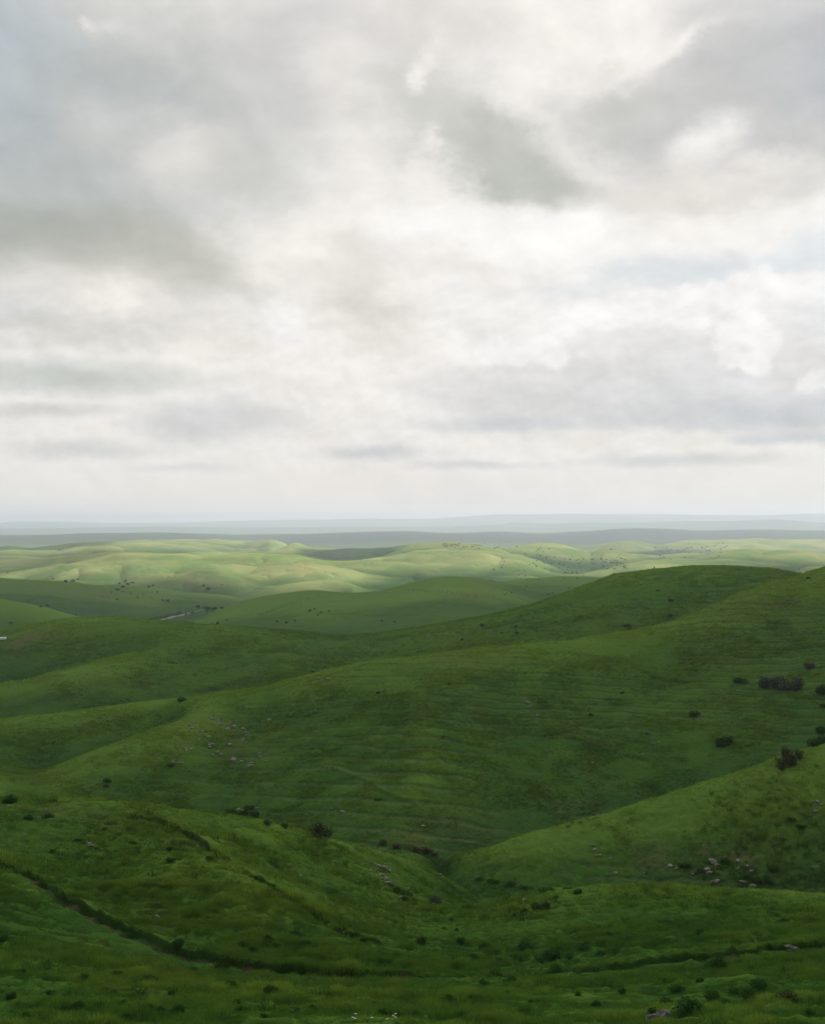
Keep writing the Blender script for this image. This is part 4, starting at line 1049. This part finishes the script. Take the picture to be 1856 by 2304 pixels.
for x, y, wd in [(385, 1912, 24), (383, 1938, 26), (402, 1936, 20), (218, 1909, 12), (237, 1868, 16), (300, 1898, 18), (470, 1935, 22), (455, 1955, 16), (175, 1893, 18), (120, 1917, 16)]:
    shrub('dark', x, y, wd, 'dark low bush scattered on the left spur', 'bushes on the left spur', tall=.8)
# along the old track down the spur, and at its dark end
for x, y, wd in [(590, 1987, 22), (612, 2000, 26), (634, 2014, 22), (655, 2026, 20), (575, 1978, 16), (770, 2098, 26), (795, 2110, 28), (818, 2118, 24), (895, 2008, 30), (910, 2026, 20), (784, 2090, 18)]:
    shrub('dark', x, y, wd, 'dark bush in the sunken track that runs down the left spur', 'bushes in the sunken spur track')
# gullies round the broad hill
shrub('brown', 724, 1889, 52, 'round brown bare bush in the valley behind the left spur', tall=1.2)
shrub('dark', 22, 1806, 48, 'dark bush at the left edge where the valley opens', tall=.9)
for x, y, wd in [(520, 1832, 30), (545, 1836, 32), (572, 1838, 30), (560, 1822, 24), (600, 1856, 26), (640, 1862, 22)]:
    shrub('dark', x, y, wd, 'dark bush among white stones at the foot of the broad hill', 'bushes at the foot of the broad hill')
for x, y, wd in [(935, 1918, 34), (962, 1920, 30), (895, 1910, 30), (860, 1900, 26), (980, 1926, 20)]:
    shrub('brown', x, y, wd, 'brownish bush along the stream in the narrow gap', 'bushes along the stream gap', tall=.7)
for x, y, wd in [(1080, 1980, 34), (1110, 1984, 30), (1150, 1990, 34), (1185, 1998, 36), (1230, 2004, 36), (1275, 2000, 26)]:
    shrub('dark', x, y, wd, 'dark bush along the foot of the right-hand hill', 'bushes at the foot of the right hill', tall=.42)
for x, y, wd in [(1720, 1548, 44), (1755, 1552, 48), (1790, 1552, 40)]:
    shrub('grey', x, y, wd, 'grey-purple bush in the row of three high on the right slope', 'three grey bushes on the right slope', tall=1.1)
shrub('grey', 1819, 1505, 30, 'grey bush standing alone above the row of three grey bushes', tall=1.1)
shrub('dark', 1850, 1560, 34, 'dark bush cut by the right edge beside the grey bushes', tall=1.2)
shrub('dark', 1668, 1535, 44, 'flat dark patch of bush left of the three grey bushes', tall=.5)
shrub('dark', 1562, 1611, 30, 'small dark green bush in the middle of the right slope', tall=.9)
shrub('dark', 1630, 1676, 46, 'dark bush with a pale stone beside it on the right slope', tall=1.0)
for x, y, wd in [(1755, 1730, 34), (1775, 1722, 36), (1765, 1705, 30), (1798, 1706, 26)]:
    shrub('brown', x, y, wd, 'dark brown bush in the gully behind the right-hand hill', 'brown bushes in the right gully', tall=1.4)
for x, y, wd in [(1830, 1680, 34), (1850, 1672, 36), (1848, 1650, 30)]:
    shrub('dark', x, y, wd, 'dark green bush at the top of the gully by the right edge', 'green bushes in the right gully', tall=1.2)
for x, y, wd in [(1800, 1862, 30), (1780, 1845, 24), (1630, 1940, 34), (1740, 1960, 30), (1715, 1985, 46), (1680, 1975, 30), (1540, 1950, 34), (1580, 1960, 30)]:
    shrub('dark', x, y, wd, 'dark scrub bush among the stones of the right-hand hill', 'scrub on the right hill', tall=.6)
for x, y, wd in [(411, 1577, 26), (703, 1513, 12), (240, 1770, 14), (385, 1724, 20), (1010, 1540, 14), (850, 1560, 14), (1330, 1610, 14), (1455, 1652, 12), (240, 1760, 24), (1850, 1590, 20), (1400, 1560, 12), (850, 1800, 16)]:
    shrub('dark', x, y, wd, 'small dark bush standing alone on the broad middle hill', 'single bushes on the broad hill', tall=.8)

# back hill: saplings, a wide bush, small bushes
def tree_kind(seed, n, leaf):
    rd = random.Random(seed)
    lb = [(0, 0, .62, .26)] + [(.2 * math.cos(a), .2 * math.sin(a), .45 + .3 * rd.random(), rd.uniform(.16, .24)) for a in (0.4, 1.7, 2.9, 4.1, 5.3)]
    f = leaf_mesh('crown', M_TREE, n, leaf, lb, seed)
    bm = bmesh.new(); nn = 7; prev = None
    for z, r_, ox in ((-.06, .05, 0), (.12, .036, .005), (.35, .028, -.01), (.6, .012, .01)):
        ring = [bm.verts.new((ox + r_ * math.cos(6.283 * i / nn), r_ * math.sin(6.283 * i / nn), z)) for i in range(nn)]
        if prev:
            for i in range(nn): bm.faces.new((prev[i], prev[(i + 1) % nn], ring[(i + 1) % nn], ring[i]))
        prev = ring
    me = bpy.data.meshes.new('trunk'); bm.to_mesh(me); bm.free(); me.materials.append(m_stem)
    return f, me
TREES = [tree_kind(i, 500, .045) for i in (5, 6, 7)]
def tree(px, py, hpx, wide, label, group=None, name='tree', cat='tree', dmin=20):
    p = ground(px, py, dmin); h = hpx / F * p.y
    r_ = empty(name); f, tr_ = TREES[count[0] % 3]; count[0] += 1
    mesh_obj('crown', f, r_); mesh_obj('trunk', tr_, r_)
    r_.location = p; r_.scale = (h * wide, h * wide, h); r_.rotation_euler = (0, 0, random.uniform(0, 6.28))
    return tag(r_, label, cat, group)
tree(1084, 1416, 15, .7, 'small dark sapling on the back hill, left of two', 'saplings on the back hill', 'sapling')
tree(1162, 1433, 15, .8, 'small dark sapling on the back hill, right and lower of two', 'saplings on the back hill', 'sapling')
tree(1471, 1281, 9, .5, 'tiny sapling on the skyline of the back hill, left of its top', None, 'sapling')
tree(1797, 1285, 8, .5, 'tiny sapling on the skyline where two crests meet at the right', None, 'sapling')
tree(1411, 1418, 17, 1.9, 'wide dark thorn tree in the fold between the two right crests', None, 'thorn_tree')
for x, y, wd in [(1507, 1353, 16), (1505, 1388, 18), (1160, 1411, 10), (1818, 1302, 14), (1130, 1425, 9), (1790, 1298, 10), (1480, 1330, 10), (1250, 1400, 9), (1040, 1440, 10), (640, 1460, 10)]:
    shrub('dark', x, y, wd, 'small dark bush on the hillside behind the broad hill', 'bushes on the back hill', tall=.8)
# valley with the road
for x, y, h, wd, lb in ((446, 1373, 13, 1.1, 'round dark tree by the valley road, second from the left'), (466, 1380, 20, 1.3, 'largest dark tree of the clump where the valley road bends'), (433, 1384, 10, 1.1, 'small round tree at the near side of the valley road'),
                        (419, 1386, 7, 1.0, 'smallest tree at the left end of the clump on the valley road'), (482, 1377, 14, 1.3, 'dark tree behind the largest tree of the valley clump'), (499, 1372, 9, 1.4, 'low dark tree at the right end of the valley clump')):
    tree(x, y, h, wd, lb, 'trees by the valley road', dmin=1000)
m_road, t, bs = mat('road_surface')
g = t.n.new('ShaderNodeNewGeometry')
t.link(t.mix(t.noise(g.outputs['Position'], .4, 4, .6), (.24, .23, .19), (.36, .34, .29)), bs.inputs['Base Color'])
m_dirt, t, bs = mat('trodden_earth')
g = t.n.new('ShaderNodeNewGeometry')
c = t.mix(t.maprange(t.noise(g.outputs['Position'], 2.5, 4, .6), .35, .65), (.050, .040, .018), (.095, .070, .036))
c = t.mix(t.maprange(t.noise(g.outputs['Position'], .22, 4, .6), .54, .42), c, (.022, .052, .011))
t.link(c, bs.inputs['Base Color'])
def strip(name, line, width, m, lift):
    """a ribbon lying on the land along a line of world points"""
    v, f = [], []
    n = len(line)
    for i, (x, y) in enumerate(line):
        ax, ay = line[max(i - 1, 0)]; bx, by = line[min(i + 1, n - 1)]
        L = math.hypot(bx - ax, by - ay) or 1; nx, ny = -(by - ay) / L, (bx - ax) / L
        for k in range(5):
            o = (k / 4 - .5) * width * (1 + .18 * math.sin(i * 1.7) * (k in (0, 4)))
            xx, yy = x + nx * o, y + ny * o
            v.append((xx, yy, float(height(xx, yy)) + lift))
        if i:
            for k in range(4): q = (i - 1) * 5 + k; f.append((q, q + 1, q + 6, q + 5))
    me = bpy.data.meshes.new(name); me.from_pydata(v, [], f); me.materials.append(m)
    for p in me.polygons: p.use_smooth = True
    o = mesh_obj(name, me); o['kind'] = 'structure'
    return o
road = px_line([(285, 1405), (312, 1404), (350, 1399), (385, 1390), (415, 1383), (440, 1377), (470, 1371)], 10, 1000)
strip('road', road, 5.0, m_road, .5)
fine = dense([p for p in main_line if -60 < p[0] < 60][::3], 30)
strip('dirt_path', fine, .5, m_dirt, .03)
# hedge along the road
hl = px_line([(268, 1403), (300, 1402), (340, 1397), (375, 1389), (405, 1382)], 8, 1000)
rd = np.random.default_rng(3)
lb = []
for (x, y) in hl:
    lb.append((x, y + 6, float(height(x, y + 6)) + 1.6, rd.uniform(2.0, 3.0)))
cx, cy, cz = np.mean([l[:3] for l in lb], axis=0)
def rel_lobes(lb): return [(x - cx, y - cy, z - cz + 40, r_) for x, y, z, r_ in lb]
hm = leaf_mesh('hedge', M_TREE, 3000, .5, rel_lobes(lb), 9)
ho_ = mesh_obj('hedge', hm); ho_.location = (cx, cy, cz - 40)
tag(ho_, 'dark hedge running along the far side of the valley road', 'hedge')
shrub('green', 303, 1404, 22, 'square green bush at the left end of the valley road', tall=1.2, dmin=1000)

# small bushes of the far slopes: one mesh each, too small to show parts
FAR = [leaf_mesh('bush', M_HILL, 160, .085, lobes_low(40 + i, 5, .42), 40 + i) for i in range(4)]
def far_bush(px, py, wpx, label, group):
    p = ground(px, py, 760); w_ = wpx / F * p.y
    o = mesh_obj('bush', FAR[count[0] % 4]); count[0] += 1
    o.location = (p.x, p.y, p.z - .05 * w_); o.scale = (w_, w_, w_ * random.uniform(.8, 1.1)); o.rotation_euler = (0, 0, random.uniform(0, 6.28))
    return tag(o, label, 'bush', group)
rr = random.Random(12)
for x, y, wd in [(266, 1328, 12), (276, 1322, 14), (288, 1316, 14), (298, 1312, 14), (270, 1314, 12), (282, 1309, 12), (262, 1327, 9), (277, 1332, 8)]:
    far_bush(x, y, wd, 'dark bush in the oblong thicket on the far slope at the left', 'thicket on the far left slope')
for x, y, wd in [(335, 1322, 12), (345, 1318, 10), (355, 1333, 9), (378, 1353, 18), (366, 1352, 12), (470, 1327, 16), (458, 1319, 10), (120, 1303, 8), (165, 1308, 16), (150, 1310, 14), (176, 1305, 10), (322, 1338, 6), (295, 1336, 6), (310, 1345, 7), (342, 1346, 6), (500, 1316, 5), (18, 1290, 7)]:
    far_bush(x, y, wd, 'dark bush scattered on the sunlit slope beyond the road valley', 'bushes beyond the road valley')
for x, y, wd in [(265, 1350, 9), (108, 1364, 12), (92, 1366, 9), (172, 1383, 10), (25, 1403, 14), (252, 1333, 6), (230, 1342, 6), (45, 1420, 10), (70, 1424, 12)]:
    far_bush(x, y, wd, 'dark bush on the shaded left hills before the road valley', 'bushes on the shaded left hills')
for x, y, wd in [(697, 1376, 12), (707, 1371, 9), (722, 1379, 11), (740, 1376, 9), (715, 1385, 10), (625, 1399, 10), (645, 1402, 11), (665, 1397, 8), (860, 1398, 10), (888, 1400, 8), (510, 1395, 8), (476, 1408, 18), (490, 1404, 14)]:
    far_bush(x, y, wd, 'small dark bush on the round dark hill in the centre distance', 'bushes on the round dark hill')
for x, y, wd in [(1106, 1307, 6), (1184, 1320, 8), (1180, 1326, 6), (1279, 1324, 7), (1299, 1302, 8), (1135, 1339, 8), (1150, 1334, 7), (1140, 1336, 6), (1232, 1338, 12), (1242, 1336, 10), (1185, 1305, 5), (1212, 1305, 4), (1270, 1303, 5)]:
    far_bush(x, y, wd, 'small bush on the brown saddle left of the back hill', 'bushes on the brown saddle')
for i in range(46):
    x = rr.uniform(995, 1165); y = 1228 + (x - 1080) * .035 + rr.gauss(2, 4.5)
    far_bush(x, max(y, 1224), rr.uniform(3.5, 6), 'tiny brown bush in the scrub along the far sunlit crest', 'scrub along the far crest')
for i in range(95):
    cxx, cyy = rr.choice(((1200, 1252), (1225, 1262), (1250, 1275), (1265, 1285), (1290, 1290), (1230, 1250), (1310, 1262), (1180, 1290), (1120, 1275), (1340, 1265), (1290, 1278), (1215, 1270)))
    far_bush(cxx + rr.gauss(0, 16), cyy + rr.gauss(0, 7), rr.uniform(3.5, 7), 'tiny dark bush dotted over the far sunlit slope, right of centre', 'bushes dotted over the far slope')
for i in range(60):
    x = rr.uniform(1345, 1410); y = 1256 + (x - 1345) * .25 + rr.gauss(0, 8)
    far_bush(x, y, rr.uniform(4, 7), 'tiny bluish bush in the wood on the far slope at the right', 'wood on the far right slope')
for i in range(60):
    x = rr.uniform(1470, 1640); y = 1247 - (x - 1470) * .1 + rr.gauss(0, 7)
    far_bush(x, y, rr.uniform(3.5, 6), 'tiny bluish bush on the farthest pale hill at the right', 'bushes on the farthest pale hill')

# ------------------------------------------------------------------ stones
def rock_mesh(name, seed, flat_, sub=2):
    bm = bmesh.new(); bmesh.ops.create_icosphere(bm, subdivisions=sub, radius=.5)
    rd = random.Random(seed)
    pl = [(Vector((rd.gauss(0, 1), rd.gauss(0, 1), rd.gauss(0, .8))).normalized(), rd.uniform(.26, .42)) for _ in range(11)]
    for v in bm.verts:
        p = v.co.copy()
        for n, d in pl:                       # flat broken faces
            k = p.dot(n) - d
            if k > 0: p -= n * k
        p *= 1 + .05 * math.sin(p.x * 17 + seed) * math.sin(p.y * 19 + p.z * 13)
        v.co = (p.x, p.y * .8, p.z * flat_)
    me = bpy.data.meshes.new(name); bm.to_mesh(me); bm.free(); me.materials.append(m_rock)
    return me
ROCKS = [rock_mesh('rock', i, rd_) for i, rd_ in enumerate((.7, .55, .8, .6, .9, .5))]
def rock(px, py, wpx, label, group=None):
    p = ground(px, py); w_ = wpx / F * p.y
    o = mesh_obj('rock', ROCKS[count[0] % 6]); count[0] += 1
    w_ *= 1.2
    o.location = (p.x, p.y, p.z + .22 * w_); o.scale = (w_ * random.uniform(1, 1.7), w_, w_ * random.uniform(.7, 1.1))
    o.rotation_euler = (random.uniform(-.3, .3), random.uniform(-.3, .3), random.uniform(-.7, .7))
    return tag(o, label, 'rock', group)
for cxx, cyy, n, sx, sy in ((485, 1618, 7, 7, 6), (512, 1626, 9, 10, 7), (522, 1640, 8, 10, 5), (556, 1660, 7, 6, 6), (436, 1632, 5, 7, 8), (472, 1680, 5, 6, 4), (490, 1698, 5, 6, 4), (428, 1689, 4, 8, 3), (532, 1710, 7, 12, 4), (562, 1722, 5, 8, 5), (592, 1702, 4, 5, 7), (600, 1626, 4, 8, 4), (515, 1677, 4, 5, 4), (458, 1655, 3, 6, 4), (400, 1718, 5, 10, 5)):
    for i in range(n):
        rock(cxx + rr.gauss(0, sx), cyy + rr.gauss(0, sy), rr.uniform(3.5, 8), 'pale limestone rock in the stony outcrop on the broad hill', 'rocks of the outcrop on the broad hill')
for x, y, wd in [(705, 1540, 5), (725, 1534, 8), (740, 1530, 9), (718, 1528, 6), (752, 1541, 7), (770, 1540, 6), (775, 1525, 5), (795, 1518, 5), (690, 1540, 5), (812, 1532, 4)]:
    rock(x, y, wd, 'pale rock in the small group just below the broad hill crest', 'rocks below the broad hill crest')
for x, y, wd in [(1188, 1583, 9), (1191, 1591, 6), (1130, 1606, 6), (1210, 1611, 8), (1174, 1606, 5), (1333, 1718, 6), (1470, 1675, 8), (1480, 1672, 6), (1446, 1698, 5)]:
    rock(x, y, wd, 'single small rock on the right half of the broad hill', 'single rocks on the broad hill')
for x, y, wd in [(538, 1822, 7), (546, 1824, 6), (579, 1821, 7), (747, 1820, 5), (770, 1830, 10), (952, 1860, 8)]:
    rock(x, y, wd, 'whitish stone near the foot of the broad hill', 'stones at the foot of the broad hill')
for x, y, wd in [(842, 1945, 8), (852, 1950, 10), (860, 1954, 12), (868, 1956, 12), (876, 1961, 9), (850, 1957, 8), (834, 1961, 8), (860, 1971, 10), (868, 1982, 12), (876, 1990, 13), (882, 1993, 9), (858, 1992, 7), (812, 1973, 5), (806, 1985, 6), (901, 2021, 7), (905, 2025, 5), (918, 2000, 5)]:
    rock(x, y, wd, 'cream coloured rock in the outcrop at the right end of the left spur', 'rocks at the end of the left spur')
for x, y, wd in [(197, 1896, 9), (203, 1900, 10), (208, 1904, 8), (200, 1904, 6)]:
    rock(x, y, wd, 'white rock in the small cluster on the left part of the spur', 'white rocks on the left spur')
for x, y, wd in [(162, 1840, 5), (181, 1844, 4), (310, 1878, 5), (332, 1898, 5), (55, 1879, 5), (231, 1911, 4), (88, 1945, 4), (708, 1929, 4), (700, 1960, 5), (676, 1970, 5), (355, 2064, 8), (359, 2033, 4), (741, 2082, 6), (775, 2100, 8), (785, 2105, 6), (794, 2108, 5), (953, 2025, 4), (1180, 2027, 8), (990, 1968, 6), (993, 1975, 6)]:
    rock(x, y, wd, 'small pale stone lying alone in the grass of the left spur', 'lone stones on the left spur')
for x, y, wd in [(1600, 1937, 12), (1606, 1944, 14), (1612, 1948, 10), (1590, 1960, 12), (1596, 1966, 12), (1658, 1957, 8), (1660, 1938, 8), (1558, 1968, 7), (1612, 1986, 14), (1604, 1986, 8), (1672, 1987, 12), (1692, 1996, 12), (1508, 1950, 10), (1522, 1955, 8), (1690, 1962, 10), (1680, 1950, 8)]:
    rock(x, y, wd, 'brownish rock in the stony patch low on the right-hand hill', 'rocks low on the right hill')
for x, y, wd in [(1328, 1900, 6), (1334, 1904, 8), (1338, 1912, 7), (1350, 1926, 7), (1343, 1926, 6), (1384, 1967, 8), (1372, 1932, 5), (1448, 1965, 5), (1246, 1910, 4)]:
    rock(x, y, wd, 'small pale rock on the left flank of the right-hand hill', 'rocks on the left flank of the right hill')
for x, y, wd in [(1838, 1806, 10), (1835, 1827, 10), (1846, 1812, 7), (1828, 1805, 6)]:
    rock(x, y, wd, 'grey rock high on the right-hand hill by the right edge', 'rocks by the right edge')
for x, y, wd in [(1772, 2134, 14), (1784, 2136, 16), (1790, 2140, 12), (1776, 2141, 10)]:
    rock(x, y, wd, 'pale rock in the small heap just above the path at the right', 'rock heap above the path')
ROCKS_BIG = rock_mesh('boulder', 77, .95, 4)
p = ground(1478, 2300); w_ = 40 / F * p.y
for dx_, dz_, sc_, lbl in ((-.32, .12, .95, 'grey weathered boulder at the bottom edge, left and lower of two'), (.34, .22, 1.15, 'grey weathered boulder at the bottom edge, right and taller of two')):
    o = mesh_obj('boulder', ROCKS_BIG if dx_ > 0 else rock_mesh('boulder', 41, .8, 4))
    o.location = (p.x + dx_ * w_, p.y, p.z + dz_ * w_); o.scale = (w_ * sc_,) * 3; o.rotation_euler = (.2, .1, 1.1 * dx_)
    o.data.materials[0] = m_boulder
    tag(o, lbl, 'boulder', 'boulders at the bottom edge')
# pale log
p = ground(992, 2269)
me = stem_mesh('fallen_branch', [(.5, .1, .12)], .035, 4)
o = mesh_obj('fallen_branch', me); o.location = (p.x - .1, p.y, p.z + .1); o.rotation_euler = (.2, 1.25, .3)
tag(o, 'pale fallen branch lying in the foreground grass', 'branch')

# ------------------------------------------------------------------ white umbels at the bottom edge
m_petal, t, bs = mat('petal'); bs.inputs['Base Color'].default_value = (.75, .77, .68, 1)
m_stalk, t, bs = mat('stalk'); bs.inputs['Base Color'].default_value = (.06, .12, .03, 1)
def umbel(seed):
    rd = random.Random(seed)
    hd = bmesh.new()
    for i in range(26):
        a = i * 2.4; r_ = .085 * math.sqrt(i / 26)
        x, y, z = r_ * math.cos(a), r_ * math.sin(a), .02 - r_ * r_ * 2.5
        q = bmesh.ops.create_icosphere(hd, subdivisions=1, radius=.016 * rd.uniform(.8, 1.2))
        for v in q['verts']: v.co = (v.co.x + x, v.co.y + y, v.co.z * .6 + z + .62)
    hm = bpy.data.meshes.new('flower_head'); hd.to_mesh(hm); hd.free(); hm.materials.append(m_petal)
    sm = bmesh.new()
    def rod(a, b, r_):
        n = 5; rings = []
        for c_, rr_ in ((a, r_), (b, r_ * .7)):
            rings.append([sm.verts.new((c_[0] + rr_ * math.cos(6.283 * i / n), c_[1] + rr_ * math.sin(6.283 * i / n), c_[2])) for i in range(n)])
        for i in range(n): sm.faces.new((rings[0][i], rings[0][(i + 1) % n], rings[1][(i + 1) % n], rings[1][i]))
    rod((0, 0, -.05), (0, 0, .52), .007)
    for i in range(8):
        a = i * .785; rod((0, 0, .52), (.06 * math.cos(a), .06 * math.sin(a), .62), .003)
    st = bpy.data.meshes.new('stalk'); sm.to_mesh(st); sm.free(); st.materials.append(m_stalk)
    return hm, st
UM = umbel(1)
for x, y, lbl in ((796, 2289, 'left cluster'), (794, 2297, 'left cluster'), (800, 2298, 'left cluster'), (839, 2297, 'middle'), (875, 2299, 'right cluster'), (886, 2295, 'right cluster'), (891, 2286, 'right cluster'), (889, 2290, 'right cluster')):
    p = ground(x, y + 26)
    q = ground(x, y)
    r_ = empty('white_flower')
    mesh_obj('flower_head', UM[0], r_); mesh_obj('stalk', UM[1], r_)
    d = p.y
    r_.location = p; r_.rotation_euler = (random.uniform(-.15, .15), random.uniform(-.15, .15), random.uniform(0, 6)); r_.scale = (.52, .52, .75)
    tag(r_, {'left cluster': 'white umbel flower in the left cluster at the bottom edge', 'middle': 'white umbel flower standing alone between two flower clusters', 'right cluster': 'white umbel flower in the right cluster at the bottom edge'}[lbl], 'flower', 'white flowers at the bottom edge')

# ------------------------------------------------------------------ white-roofed shed cut by the left edge
m_white, t, bs = mat('white_sheet'); bs.inputs['Base Color'].default_value = (.78, .79, .80, 1); bs.inputs['Roughness'].default_value = .5
m_wall, t, bs = mat('shed_wall'); bs.inputs['Base Color'].default_value = (.22, .20, .18, 1)
p = ground(-4, 1443); k = p.y / F
sh = empty('shed'); sh.location = p; sh.rotation_euler = (0, 0, .25)
def prism(name, pts2, y0, y1, m, parent):
    n = len(pts2)
    v = [(x, y0, z) for x, z in pts2] + [(x, y1, z) for x, z in pts2]
    f = [tuple(range(n))[::-1], tuple(range(n, 2 * n))] + [(i, (i + 1) % n, n + (i + 1) % n, n + i) for i in range(n)]
    me = bpy.data.meshes.new(name); me.from_pydata(v, [], f); me.materials.append(m)
    return mesh_obj(name, me, parent)
W_, H_ = 34 * k, 6.5 * k
prism('wall', [(-W_ / 2 + .15, -1), (W_ / 2 - .15, -1), (W_ / 2 - .15, H_ * .55), (-W_ / 2 + .15, H_ * .45)], 0, 3.4, m_wall, sh)
prism('roof', [(-W_ / 2, H_ * .45), (W_ / 2, H_ * .55), (W_ / 2, H_ * .55 + .9), (-W_ / 2, H_ * .45 + .9)], -.35, 3.8, m_white, sh)
tag(sh, 'low shed with a white roof cut by the left edge beside bare earth', 'shed')
